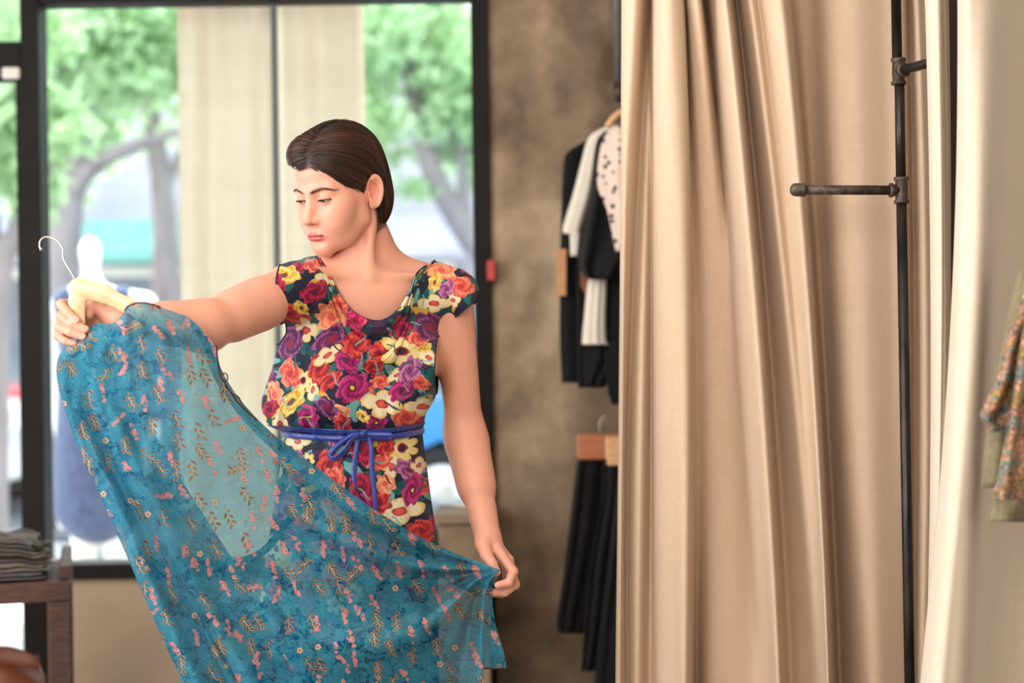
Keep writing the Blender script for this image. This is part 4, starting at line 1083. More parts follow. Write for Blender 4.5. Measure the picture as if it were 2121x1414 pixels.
# strands combed back from the hairline, over and behind the ear, down to the nape
r = np.random.default_rng(5)
seed = V[r.integers(0, len(V), 17000)]
q = to_head(seed.astype(np.float32)).astype(float)
q += r.normal(size=q.shape) * .003
lift = r.uniform(-.0025, .0030, len(q)) ; tone = np.clip(.42 * r.random(len(q)) + .30 + .34 * np.sin(95 * (q[:, 2] + .75 * q[:, 1]) + 40 * q[:, 0]) * np.sin(160 * (q[:, 2] + .6 * q[:, 1]) + 1.0), 0, 1)
def flow(q):
    x, y, z = q[:, 0], q[:, 1], q[:, 2]
    part = .012
    right = x < part + .0 * y
    D = np.zeros_like(q)
    back = sm(.0, .075, y)
    D[:, 1] = 1.0 - .85 * back; D[:, 2] = -.30 - .50 * sm(.125, .06, z) - .9 * back
    D[:, 0] = np.where(right, -.55, .55) * sm(.02, .11, z) * (1 - back)
    low = sm(.0, -.05, z) * sm(.02, .05, y)
    D[:, 1] *= (1 - low); D[:, 2] = D[:, 2] - low
    D[:, 0] *= (1 - low); D[:, 0] -= .18 * low * np.sign(x)
    # the front lock falling to her right
    lk = right * sm(-.02, -.06, y) * sm(.05, .08, z)
    D[:, 0] = D[:, 0] * (1 - lk) - 1.0 * lk; D[:, 1] = D[:, 1] * (1 - lk) + .25 * lk; D[:, 2] = D[:, 2] * (1 - lk) - .25 * lk
    return D / (np.linalg.norm(D, axis=1)[:, None] + 1e-9)
NS, STEP = 16, .0056
tr = [q.copy()]; alive = np.ones(len(q), bool); leng = np.full(len(q), NS)
hv = lambda a: hair_vol(a.astype(np.float32)).astype(float)
for k in range(NS - 1):
    p = tr[-1] + flow(tr[-1]) * STEP
    d = hv(p); gq = sdf_grad(hair_vol, p.astype(np.float32), .002)
    tail = lift - .0015
    p = p - gq * (d - tail)[:, None]
    out = (hair_region(p) < -.004 - .010 * (tone > .93))
    leng = np.where(alive & out, k + 1, leng); alive &= ~out
    tr.append(np.where(alive[:, None], p, tr[-1] + flow(tr[-1]) * 1e-4))
TRK = np.stack(tr, 1)                                          # (n, NS, 3)
d0 = hv(TRK[:, 0]); g0 = sdf_grad(hair_vol, TRK[:, 0].astype(np.float32), .002)
TRK[:, 0] -= g0 * (d0 - lift + .002)[:, None]
ok = (leng > 4) & ~((TRK[:, 8, 0] < -.02) & (TRK[..., 1].min(1) < -.052) & (TRK[..., 2].min(1) < .066)) & (TRK[..., 2].min(1) > -.108); TRK = TRK[ok]; tone = tone[ok]
n = len(TRK); t = np.gradient(TRK, axis=1); t /= np.linalg.norm(t, axis=2)[..., None] + 1e-9
nor = sdf_grad(hair_vol, TRK.reshape(-1, 3).astype(np.float32), .002).reshape(n, NS, 3).astype(float)
b = np.cross(t, nor); b /= np.linalg.norm(b, axis=2)[..., None] + 1e-9
wd = (np.interp(np.linspace(0, 1, NS), [0, .1, .8, 1], [.25, 1, .9, .15]) * .00048)[None, :, None] * r.uniform(.7, 1.5, (n, 1, 1))
SV = np.stack([TRK - b * wd, TRK + nor * wd * .7, TRK + b * wd], 2)     # small three-sided ridge
SV = from_head(SV.reshape(-1, 3))
base = np.arange(n)[:, None, None] * NS * 3 + np.arange(NS - 1)[None, :, None] * 3
FQ = np.concatenate([np.stack([base + a, base + a + 1, base + a + 4, base + a + 3], -1).reshape(-1, 4) for a in (0, 1)])
pal = np.array([lin(26, 14, 9), lin(40, 22, 14), lin(60, 33, 21), lin(98, 52, 32)])
ci = np.interp(tone, [0, .35, .8, 1], [0, 1, 2, 3]); i0 = np.clip(ci.astype(int), 0, 2); fr_ = (ci - i0)[:, None]
sc_ = pal[i0] * (1 - fr_) + pal[i0 + 1] * fr_
o = mesh_obj('hair_strands', SV, FQ, M_HAIR, hair, True, np.repeat(sc_, NS * 3, 0)); tag(o, kind='stuff')
# brow hairs and lashes
bm_ = MB(); r = np.random.default_rng(9)
P = spline(np.array([(.0115, .0180), (.020, .0212), (.033, .0243), (.045, .0229), (.057, .0165)]), 60)
bs = lambda a: body_head(from_head(a).astype(np.float32)).astype(float)
def on_skin(x, z):
    lo = np.array([x, -.13, z]); y = -.13
    ys = np.linspace(-.13, -.03, 120); dv = bs(np.stack([np.full(120, x), ys, np.full(120, z)], 1)); k = np.argmax(dv < 0)
    return np.array([x, ys[k], z])
for sx in (-1, 1):
    V_, F_ = [], []
    for k in range(120):
        i = r.integers(0, 58); x, z = P[i] + r.normal(0, 1, 2) * (.0006, .0013); L = r.uniform(.004, .0075)
        dz = .75 - 1.35 * i / 58; a = on_skin(x * sx, z); bdir = np.array([sx * .85, .25 * i / 40, dz * .6]); bdir /= np.linalg.norm(bdir)
        pts = np.array([a - (0, .0002, 0), a + bdir * L * .5 - (0, .0006, 0), a + bdir * L + (0, .0004, 0)])
        bm_.tube(from_head(pts), [.00016, .00015, .00006], 4, False)
    for k in range(46):
        x = -.0135 + .028 * k / 45; w = .0138; zu = EYE[2] - .0040 + .035 * x + .0016 * (1 - (x / w) ** 2) + .0004 if abs(x) < w else EYE[2] - .0040 + .035 * x
        a = on_skin((EYE[0] + x) * sx, zu + .0010); out = np.array([sx * x * 25, -1.0, -.62]); out /= np.linalg.norm(out); L = r.uniform(.0045, .0070)
        bm_.tube(from_head(np.array([a, a + out * L * .55 + (0, 0, -.0003), a + out * L + (0, 0, .0008)])), [.00028, .0002, .00006], 4, False)
tag(bm_.build('brows_and_lashes', simple('brow_hair', lin(40, 27, 22), rough=.6), person, True), kind='stuff')
# ---------------------------------------------------------------- her floral dress
def plan(V):
    """front-view millimetre plane of the dress, in the picture's units at 3.5 m"""
    k = F_PX / 3.5
    x = V[:, 0] * k; z = (V[:, 2] - CAM_Z) * k
    return np.stack([CX + x * _c - z * _s, CY - (x * _s + z * _c)], 1)
def poly_sd(P, poly):
    """signed distance to a closed polygon, negative inside"""
    A = np.asarray(poly, float); B = np.roll(A, -1, 0); d = np.full(len(P), 1e9); ins = np.zeros(len(P), bool)
    for a, b in zip(A, B):
        ab = b - a; t = np.clip(((P - a) @ ab) / (ab @ ab), 0, 1); d = np.minimum(d, np.linalg.norm(P - a - t[:, None] * ab, axis=1))
        c = ((a[1] > P[:, 1]) != (b[1] > P[:, 1])) & (P[:, 0] < (b[0] - a[0]) * (P[:, 1] - a[1]) / (b[1] - a[1] + 1e-12) + a[0]); ins ^= c
    return np.where(ins, -d, d)
NECK = spline(np.array([(646, 527), (668, 540), (690, 572), (712, 612), (738, 645), (772, 663), (800, 663), (828, 642), (850, 602), (862, 568), (876, 552), (896, 543)]), 60)
NECK_POLY = np.vstack([NECK, [(896, 300), (646, 300)]])
def econe(p, z0, z1, c0, c1, r0, r1):
    t = np.clip((z0 - p[:, 2]) / (z0 - z1), -.15, 1.1).astype(np.float32)
    q = (p[:, :2] - (np.asarray(c0)[None] + t[:, None] * (np.asarray(c1) - np.asarray(c0))[None]).astype(np.float32)) @ TR[:2, :2].astype(np.float32)
    rx = r0[0] + t * (r1[0] - r0[0]); ry = r0[1] + t * (r1[1] - r0[1])
    k0 = np.sqrt((q[:, 0] / rx) ** 2 + (q[:, 1] / ry) ** 2); k1 = np.sqrt((q[:, 0] / rx ** 2) ** 2 + (q[:, 1] / ry ** 2) ** 2) + 1e-9
    return k0 * (k0 - 1) / k1, np.arctan2(q[:, 1], q[:, 0])
ZW = q2(735, 893, 3.5)[2]; ZH = .40
def dress_raw(p):
    """bodice and skirt before folds"""
    d = torso_sdf(p, .012)
    d = smin(d, cap(p, q2(648, 580, 3.485), q2(604, 604, 3.425), .044, .052), .04)
    d = smin(d, cap(p, q2(672, 578, 3.53), q2(612, 600, 3.46), .040, .046), .03)
    d = smin(d, cap(p, q2(862, 580, 3.575), q2(935, 606, 3.575), .046, .054), .05)
    d = smin(d, ell(p, q2(958, 632, 3.57), (.034, .060, .045)), .03)
    d = smin(d, cap(p, SR + (.02, .0, .0), SR * .80 + ER * .20, .0560, .0560), .025)
    # blousing just above the tie
    b = ell(p, q2(726, 838, 3.535), (.166, .122, .078), TR); d = smin(d, b, .05)
    d = smin(d, cap(p, q2(616, 690, 3.50), q2(600, 858, 3.50), .040, .044), .05)
    # pinch at the tie
    w = np.exp(-((p[:, 2] - ZW) / .016) ** 2)
    return d, w
def dress_sdf(p):
    d, w = dress_raw(p)
    top = d
    sk, ang = econe(p, ZW + .01, ZH, WAIST[:2] + (-.002, -.005), HIP[:2] + (0, -.005), (.143, .112), (.232, .205))
    t = np.clip((ZW - p[:, 2]) / (ZW - ZH), 0, 1)
    sk = sk - (.012 * t * np.sin(ang * 9 + 1.3 * np.sin(3 * t)) + .006 * t * np.sin(ang * 17 + 2)) * sm(.0, .35, t)
    hp, _ = econe(p, ZW + .02, ZW - .01, WAIST[:2] + (-.002, -.005), WAIST[:2] + (-.002, -.005), (.142, .110), (.142, .110))
    up = np.where(p[:, 2] > ZW, top, 1.0)
    blend_ = sm(ZW - .004, ZW + .018, p[:, 2])
    # bodice radius eases into the tie
    d = np.where(p[:, 2] > ZW - .02, sk * (1 - blend_) + np.minimum(top, sk + .3) * blend_, sk)
    P = plan(p)
    # soft pulls and cowl folds on the front
    front = sm(3.60, 3.50, p[:, 1])
    nd = np.full(len(P), 400.0); mk = (P[:, 0] > 560) & (P[:, 0] < 990) & (P[:, 1] > 555) & (P[:, 1] < 930) & (p[:, 1] < 3.6) & (np.abs(d) < .05)
    if mk.any(): nd[mk] = poly_sd(P[mk], NECK_POLY[::3])
    cowl = np.exp(-((P[:, 0] - 785) / 95) ** 2) * np.exp(-np.clip(nd, 0, 400) / 85) * sm(560, 640, P[:, 1])
    d = d - front * cowl * (.008 + .0115 * np.sin(nd / 10.5 + 1.0))
    body = sm(560, 640, P[:, 1]) * sm(900, 860, P[:, 1])
    dg = P[:, 0] * .62 + P[:, 1] * .78; dg2 = P[:, 0] * .75 - P[:, 1] * .66
    d = d - body * (.0036 * np.sin(dg / 21 + .01 * P[:, 0]) + .0030 * np.sin(dg2 / 27 + 1.5) + .0014 * np.sin(P[:, 0] / 9.0 + P[:, 1] / 90))
    gather = np.exp(-((P[:, 1] - 870) / 30) ** 2)
    d = d - gather * (.0030 * np.sin(P[:, 0] / 7.5) + .002 * np.sin(P[:, 0] / 4.2 + 1))
    return d
V, Fq = surface_net(dress_sdf, (-.62, 3.22, ZH - .03), (.12, 3.86, 1.42), .0050, 6, slack=1.35)
T = to_tris(Fq)
def dress_clip(V):
    P = plan(V); y = V[:, 1]
    nk = poly_sd(P, NECK_POLY)
    back = np.maximum(P[:, 1] - 548, 0) - 4
    front = (V - NB) @ TR.T[1] if False else (y - (3.535 + (P[:, 0] - 770) * .0005))
    bk = poly_sd(P, [(655, 300), (905, 300), (888, 560), (850, 590), (700, 590), (660, 560)])
    g = np.where(front < 0, nk, bk) / 1000.0
    left = np.where(P[:, 1] < 716, (P[:, 0] - np.interp(P[:, 1], [530, 560, 640, 690, 716], [586, 594, 596, 600, 580])), 30) / 1000.0
    hem = np.array([(880, 720), (908, 695), (930, 664), (958, 645), (984, 622), (990, 600)])
    right = (np.interp(P[:, 0], hem[:, 0], hem[:, 1]) - P[:, 1]) / 1000.0
    right = np.where((P[:, 0] > 903), right, .03)
    bottom = V[:, 2] - ZH
    return np.minimum.reduce([g, left, right, bottom, 0 * g + .03])
V, T = clip_mesh(V, T, dress_clip(V))
# drop stray islands (inner caps): keep the biggest connected piece
def biggest(V, T):
    lab = np.arange(len(V))
    for _ in range(400):
        m = lab[T].min(1); new = lab.copy(); np.minimum.at(new, T.ravel(), np.repeat(m, 3)); new = new[new]
        if (new == lab).all(): break
        lab = new
    c = np.bincount(lab[T[:, 0]]); return keep(V, T, lab[T[:, 0]] == c.argmax())
V, T = biggest(V, T)
# hem edges before refinement, for the dark rolled trim
loops = [V[L] for L in boundary_loops(T) if len(L) > 40]
nrm_y = np.cross(V[T[:, 1]] - V[T[:, 0]], V[T[:, 2]] - V[T[:, 0]])[:, 1]
for _ in range(2):
    nrm = np.cross(V[T[:, 1]] - V[T[:, 0]], V[T[:, 2]] - V[T[:, 0]])
    cz = V[T].mean(1); V, T, _u = split_tris(V, T, (nrm[:, 1] < .35 * np.linalg.norm(nrm, axis=1)) & (cz[:, 2] > .50))
# ---- the print: loosely brushed flowers on navy
PAL = dict(red=((206, 48, 52), (148, 22, 44), (232, 104, 84), (120, 20, 50)), coral=((236, 104, 84), (208, 64, 62), (246, 164, 128), (190, 40, 60)), peach=((246, 156, 110), (236, 112, 92), (250, 196, 150), (220, 80, 90)),
           crimson=((176, 22, 66), (98, 20, 56), (214, 52, 92), (90, 16, 50)), magenta=((184, 28, 110), (112, 20, 84), (214, 70, 140), (80, 20, 70)), purple=((112, 42, 98), (70, 20, 70), (172, 92, 148), (150, 24, 60)),
           mauve=((172, 92, 148), (120, 46, 104), (206, 140, 176), (110, 30, 80)), cream=((244, 230, 194), (236, 208, 112), (250, 242, 216), (216, 74, 62)), yellow=((238, 200, 78), (214, 150, 44), (246, 228, 160), (80, 34, 80)), pink=((226, 44, 110), (176, 22, 84), (240, 110, 150), (150, 20, 60)))
FL = '''606 576 24 yellow|586 596 24 crimson|655 552 14 coral|671 546 14 crimson|666 607 22 crimson|694 577 18 cream|714 632 19 coral|694 658 29 peach|618 652 25 red|745 662 22 pink|643 684 21 cream|609 711 29 purple|697 702 31 purple|745 713 25 red|793 642 21 red
830 622 23 cream|912 558 24 peach|954 593 24 coral|900 583 15 yellow|924 598 16 mauve|899 628 21 cream|938 622 13 cream|892 676 31 purple|838 681 23 crimson|869 697 19 coral|835 727 33 yellowc|790 729 19 red|779 757 17 red|688 735 19 cream|725 744 25 magenta|671 760 25 red|694 786 18 red|609 772 25 coral
852 766 24 mauve|827 775 15 cream|793 789 15 coral|739 800 29 magenta|762 812 19 red|637 786 19 yellowc|658 804 15 cream|575 815 22 peach|612 831 25 yellow|796 834 29 cream|835 806 23 magenta|872 791 17 coral|649 860 23 magenta|688 839 20 purple|711 851 19 peach|717 873 17 red|844 862 27 coral|876 842 23 cream|587 876 19 cream|785 872 19 magenta|875 880 15 crimson|759 858 12 yellow
623 911 19 cream|621 926 14 mauve|647 949 13 yellowc|691 957 27 red|702 987 23 coral|752 920 30 crimson|756 1008 28 crimson|758 1040 22 magenta|803 923 17 red|790 954 19 coral|835 926 27 yellowc|815 963 21 cream|849 971 23 mauve|803 997 19 peach|856 1012 24 magenta|879 1009 19 coral|831 1054 31 cream|792 1034 23 red|875 1098 25 red|867 965 14 cream|898 1088 16 magenta|560 780 18 purple|565 845 18 crimson|890 740 16 cream|880 720 12 yellow|578 650 16 purple|640 640 12 yellow|630 560 13 crimson|720 585 12 cream'''
def paint_print(V):
    P = plan(V) ; r = np.random.default_rng(21)
    C = np.tile(np.array(lin(22, 27, 54)), (len(V), 1))
    order = np.argsort(P[:, 0]); xs = P[order, 0]
    wob = 2.2 * np.sin(P[:, 0] / 3.1 + 1.7 * np.sin(P[:, 1] / 4.3)) + 1.6 * np.sin(P[:, 1] / 2.7 + 2.0 * np.sin(P[:, 0] / 5.1)); wob2 = np.sin(P[:, 0] / 1.35 + 2 * np.sin(P[:, 1] / 6)) * np.sin(P[:, 1] / 2.3)
    def near_(x, y, R):
        a, b = np.searchsorted(xs, [x - R, x + R]); i = order[a:b]; return i[np.abs(P[i, 1] - y) < R]
    def put(i, m, col):
        C[i] = C[i] * (1 - m[:, None]) + np.array(lin(*col)) * m[:, None]
    # leaves, stems and brush swirls
    for _ in range(620):
        x, y = r.uniform(540, 1000), r.uniform(520, 1250); L = r.uniform(11, 30); a = r.uniform(0, 6.28)
        i = near_(x, y, L * 1.3)
        if not len(i): continue
        u = (P[i] - (x, y)) @ np.array([math.cos(a), math.sin(a)]); v = (P[i] - (x, y)) @ np.array([-math.sin(a), math.cos(a)]) + wob[i] * .4
        m = sm(1.0, .85, np.abs(u) / L) * sm(1.0, .82, np.abs(v) / (L * .42 * np.clip(1 - (u / L) ** 2, .02, 1)))
        col = [(18, 92, 92), (24, 70, 86), (112, 176, 176), (14, 60, 70), (70, 32, 76), (30, 110, 104), (214, 172, 60)][r.choice(7, p=[.28, .12, .22, .08, .10, .14, .06])]
        put(i, m, col)
    fl = []
    for row in FL.split('\n'):
        for it in row.split('|'):
            x, y, R, k = it.split(); fl.append((float(x), float(y), float(R) * 1.06, k))
    kinds = ['red', 'coral', 'crimson', 'magenta', 'purple', 'cream', 'yellowc', 'mauve', 'peach']
    for _ in range(900):                                     # keep the same density where the photograph hides the cloth
        x, y = r.uniform(500, 1010), r.uniform(540, 1300); R = r.uniform(15, 28)
        if all((x - f[0]) ** 2 + (y - f[1]) ** 2 > (1.0 * (R + f[2])) ** 2 for f in fl): fl.append((x, y, R, kinds[r.integers(0, 9)]))
    r2 = np.random.default_rng(4)
    for k in r2.permutation(len(fl)):
        x, y, R, kd = fl[k]; i = near_(x, y, R * 1.5)
        if not len(i): continue
        base, dark, light, cen = PAL['yellow' if kd == 'yellowc' else kd]
        if kd == 'yellowc': base, light = (246, 226, 160), (236, 200, 80)
        p0 = r2.uniform(0, 6.28); sx = r2.uniform(.68, 1.0); ca, sa = math.cos(p0), math.sin(p0)
        dx = P[i, 0] - x; dy = P[i, 1] - y; u = (dx * ca + dy * sa) / sx; v = (-dx * sa + dy * ca) * sx
        rho = np.hypot(u, v) + wob[i] * .35; th = np.arctan2(v, u)
        npet = 4 if kd == 'cream' else int(r2.integers(5, 8))
        lobe = np.abs(np.cos(npet / 2 * th + .3 * np.sin(2 * th)))
        edge = R * ((.60 + .52 * lobe ** .7) if kd in ('cream', 'yellowc') else (.84 + .20 * lobe + .06 * np.sin(9 * th + k)))
        m = sm(1.4, -.6, rho - edge)
        put(i, m, base)
        q = rho / edge
        if kd in ('cream', 'yellowc'):
            put(i, m * sm(.74, .96, q) * .8, (236, 200, 78)); put(i, m * np.clip(.5 + .5 * np.cos(17 * th + wob[i]), 0, 1) ** 6 * sm(.3, .6, q) * sm(1, .8, q) * .4, (214, 186, 140))
            put(i, sm(.40, .30, rho / R) * m, (168, 30, 48)); put(i, sm(.30, .20, rho / R) * m, (226, 92, 74) if kd == 'cream' else (60, 26, 60))
        else:
            sw = np.sin(th * 3 + rho * .42 + k) + .7 * wob2[i]
            put(i, m * sm(.15, .75, sw) * .85, dark); put(i, m * sm(-.25, -1.0, sw) * .8 * sm(.3, .7, q), light)
            put(i, m * sm(.80, .98, q) * (np.sin(5 * th + k) > .3) * .6, light)
            put(i, sm(.32, .22, rho / R) * m * .9, cen)
            if kd in ('magenta', 'yellow') and r2.random() < .4: put(i, sm(.16, .10, rho / R) * m, (240, 210, 90))
    for _ in range(120):                                     # loose curling brush strokes over everything
        x, y = r2.uniform(560, 980), r2.uniform(530, 1250); L = r2.uniform(8, 20); a = r2.uniform(0, 6.28); i = near_(x, y, L * 1.2)
        if not len(i): continue
        u = (P[i] - (x, y)) @ np.array([math.cos(a), math.sin(a)]); v = (P[i] - (x, y)) @ np.array([-math.sin(a), math.cos(a)]) - 5 * np.sin(u / L * 2.2)
        put(i, sm(1.0, .8, np.abs(u) / L) * sm(1.0, .5, np.abs(v) / (2.6 * (1 - .6 * np.abs(u) / L))), [(120, 184, 184), (20, 100, 98), (226, 186, 70), (24, 30, 60), (150, 70, 130)][r2.choice(5, p=[.42, .36, .04, .18, .0])])
    return C
DC = paint_print(V)
def floral_mat():
    m = MT('floral_crepe'); co = m.coord()
    crepe = m.noise(m.mapping(co, (1, 1, .18)), 900, 2)
    c = m.mix(m.math('MULTIPLY', crepe, .16), m.attr('col'), (.015, .012, .02))
    b = m.bsdf(c, .62, 0, m.bump(crepe, .25, .0012), Sheen_Weight=.1, Specular_IOR_Level=.3)
    t = m.n('ShaderNodeBsdfTranslucent'); m.put(t.inputs[0], c)
    return m.done(m.mixsh(.12, b, t.outputs[0]))
M_FLORAL = floral_mat()
dress = mesh_obj('dress', V, T, M_FLORAL, person, True, DC); dress['label'] = 'floral dress with cowl neck and cap sleeves'
M_NAVY = simple('navy_trim', lin(20, 24, 48), rough=.7)
tm = MB()
for L in loops:
    if L[:, 2].mean() < .5: continue
    Q = L[::2]; Q = (np.roll(Q, 1, 0) + Q * 2 + np.roll(Q, -1, 0)) / 4 if np.linalg.norm(L[0] - L[-1]) < .01 else Q
    tm.tube(Q, .0017, 6, False)
tm.build('hem_trim', M_NAVY, dress, True)
# ---- soft cowl folds hanging below the neckline
def front_y(px, py):
    """depth of the dress front under picture-plane points"""
    k = 3.5 / F_PX; a = (px - CX) * k; b = -(py - CY) * k; X = a * _c + b * _s; Z = CAM_Z - a * _s + b * _c
    ys = np.linspace(3.28, 3.58, 100); hit = np.full(len(X), 3.60); done = np.zeros(len(X), bool)
    for y in ys:
        d_ = dress_sdf(np.column_stack([X, np.full(len(X), y), Z]).astype(np.float32)); new = (d_ < 0) & ~done; hit[new] = y; done |= new
    return X, hit, Z
for (i0, i1, drop0, drop1, bulge) in ((8, 56, 0, 34, .017), (4, 58, 30, 74, .016), (2, 59, 66, 112, .012)):
    A = NECK[i0:i1]; nu, nv = 150, 26; A = evenly(A, nu); uu = np.linspace(0, 1, nu); sg = np.sin(np.pi * uu) ** .8
    rows = []; vv = np.linspace(0, 1, nv)
    PX = np.concatenate([A[:, 0] + (785 - A[:, 0]) * .04 * v_ for v_ in vv]); PY = np.concatenate([A[:, 1] + (drop0 + (drop1 - drop0) * v_) * sg for v_ in vv])
    XA, YA, ZA = front_y(PX, PY)
    for j, v_ in enumerate(vv):
        X, Yh, Z = (q_[j * nu:(j + 1) * nu] for q_ in (XA, YA, ZA)); Yh = np.convolve(np.r_[np.repeat(Yh[:1], 6), Yh, np.repeat(Yh[-1:], 6)], np.ones(13) / 13, 'valid')
        out = bulge * max(0.0, math.sin(math.pi * v_)) ** .7 * (1 - .35 * (1 - v_)) * sg + .0012 + (.004 * sg * (1 - v_) if drop0 == 0 else -.004 * (abs(v_ - .5) > .46))
        rows.append(np.column_stack([X, Yh - out, Z]))
    V_ = np.concatenate(rows)
    Tq = grid_faces(nu, nv); V2, T2, _u = split_tris(V_, to_tris(Tq), np.ones(len(Tq) * 2, bool))
    o = mesh_obj('cowl_fold', V2, T2, M_FLORAL, dress, True, paint_print(V2)); md = o.modifiers.new('t', 'SOLIDIFY'); md.thickness = .001
    if drop0 == 0: MB().tube(rows[0], .0014, 6, False).build('neck_edge', M_NAVY, dress, True)
# ---- blue satin tie
M_SATIN = simple('blue_satin', lin(12, 36, 122), lin(20, 52, 150), 60, rough=.34, Specular_IOR_Level=.6, Sheen_Weight=.3)
def waist_ring(z, off, n=160):
    a = np.linspace(0, 2 * np.pi, n, endpoint=False); D = np.stack([np.cos(a), np.sin(a)], 1)
    lo = np.full(n, .05); hi = np.full(n, .24); c = WAIST[:2]
    zz = z if np.ndim(z) else np.full(n, z)
    for _ in range(18):
        mid = (lo + hi) / 2; p = np.column_stack([c + D * mid[:, None], zz]).astype(np.float32); ins = dress_sdf(p) < 0
        lo = np.where(ins, mid, lo); hi = np.where(ins, hi, mid)
    R = np.maximum(lo, np.convolve(np.r_[lo[-6:], lo, lo[:6]], np.ones(13) / 13, 'valid')) + off
    return np.column_stack([c + D * R[:, None], zz])
zr = np.array([0, .25, .5, .75, 1.0])
a_ = np.linspace(0, 2 * np.pi, 160, endpoint=False); sag = .004 * np.sin(a_ * 2 + 1.0)
def band(z0, z1, off, name, mat, bulge=.0015):
    R_ = [waist_ring(z0 + (z1 - z0) * q + sag, off + bulge * math.sin(math.pi * q)) for q in zr]
    o = mesh_obj(name, np.concatenate(R_), grid_faces(160, 5, True), mat, dress); md = o.modifiers.new('t', 'SOLIDIFY'); md.thickness = .0015; return o
zb0 = q2(735, 906, 3.5)[2]; zb1 = q2(735, 893, 3.5)[2]; zb2 = q2(735, 882, 3.5)[2]
band(zb0, zb1 - .001, .004, 'ribbon_tie', M_SATIN)
band(zb1, zb2, .003, 'gathered_band', simple('navy_satin', lin(16, 34, 96), lin(40, 72, 160), 240, rough=.3))
YF = 3.385
def ribbon(pts, w, name='ribbon_tail', twist=0.0):
    P_ = spline(np.array([W(a, b, YF + c) for a, b, c in pts]), 30); n = len(P_); t = np.gradient(P_, axis=0); t /= np.linalg.norm(t, axis=1)[:, None]
    vw = np.array([0, -1, 0.]); s_ = np.cross(t, vw); s_ /= np.linalg.norm(s_, axis=1)[:, None] + 1e-9
    tw = np.linspace(0, twist, n)[:, None]; s2 = s_ * np.cos(tw) + np.cross(t, s_) * np.sin(tw)
    Vv = np.concatenate([P_ - s2 * w, P_ + s2 * w]); Fv = np.stack([np.arange(n - 1), np.arange(1, n), np.arange(1, n) + n, np.arange(n - 1) + n], 1)
    o = mesh_obj(name, Vv, Fv, M_SATIN, dress, False); md = o.modifiers.new('t', 'SOLIDIFY'); md.thickness = .0012; return o
fy = waist_ring(zb0 + .004, .004); fr_y = fy[np.argmin(np.abs(fy[:, 0] - W(755, 898, 3.42)[0]) + 10 * (fy[:, 1] > WAIST[1])), 1]; YF = fr_y - .004
ribbon([(742, 898, 0), (738, 930, -.006), (734, 970, -.008), (734, 1010, -.010), (737, 1050, -.012)], .0048)
ribbon([(764, 899, 0), (769, 930, -.006), (772, 980, -.008), (777, 1030, -.010), (781, 1075, -.012)], .0048)
ribbon([(748, 898, -.004), (722, 905, -.012), (692, 930, -.010), (684, 946, -.008), (696, 949, -.012), (712, 935, -.018), (728, 912, -.016), (748, 899, -.008)], .0052, 'bow_loop', .8)
ribbon([(756, 898, -.004), (782, 902, -.012), (805, 908, -.010), (814, 905, -.012), (808, 900, -.014), (780, 899, -.012), (758, 898, -.008)], .0045, 'bow_loop', .4)
MB().lathe([(0, -.006), (.006, -.005), (.0075, 0), (.006, .005), (0, .006)], W(752, 898, YF - .008), (1, 0, 0), 14).build('knot', M_SATIN, dress, True)
# flat shoes
M_SHOE = simple('black_shoe', lin(24, 22, 22), rough=.4)
for sx, px in ((-1, 680), (1, 790)):
    hp = q2(px, 1080, 3.56); an = np.array([hp[0] + .005 * sx, 3.58, .075])
    f = lambda p, an=an: np.maximum(smin(cap(p, an + (0, .03, -.045), an + np.array([0, -.15, -.045]), .040, .033), cap(p, an + (0, .0, -.05), an + np.array([0, -.08, -.05]), .042, .042), .02), p[:, 2] - .055)
    f2 = lambda p, f=f: np.maximum(f(p), -(p[:, 2] - .001))
    Vs, Fs = surface_net(f2, an - (.06, .22, .08), an + (.06, .09, .01), .006, 6)
    mesh_obj('shoe', Vs, Fs, M_SHOE, person)
# ---------------------------------------------------------------- sheer teal dress on its wooden hanger
def edge(pts, n): return evenly(spline(np.array(pts, float), 300), n)
E_L = [(140, 716, 3.088), (122, 738, 3.075), (118, 780, 3.08), (138, 860, 3.10), (172, 950, 3.13), (205, 1020, 3.15), (262, 1150, 3.19), (322, 1290, 3.23), (378, 1414, 3.26), (440, 1560, 3.30)]
E_T = [(140, 716, 3.088), (172, 696, 3.084), (196, 672, 3.074), (234, 668, 3.066), (254, 650, 3.056), (268, 632, 3.048), (300, 627, 3.042), (345, 640, 3.050), (392, 657, 3.060)]
E_R = [(392, 657, 3.06), (425, 690, 3.08), (447, 722, 3.10), (460, 768, 3.13), (500, 830, 3.17), (560, 893, 3.22), (640, 955, 3.26), (740, 1030, 3.30), (840, 1095, 3.355), (930, 1140, 3.41), (1000, 1167, 3.440), (1037, 1180, 3.444)]
E_B = [(440, 1560, 3.30), (600, 1640, 3.34), (800, 1650, 3.38), (950, 1590, 3.42), (996, 1480, 3.44), (1002, 1380, 3.445), (1003, 1290, 3.445), (1006, 1232, 3.442), (1014, 1206, 3.440), (1037, 1180, 3.444)]
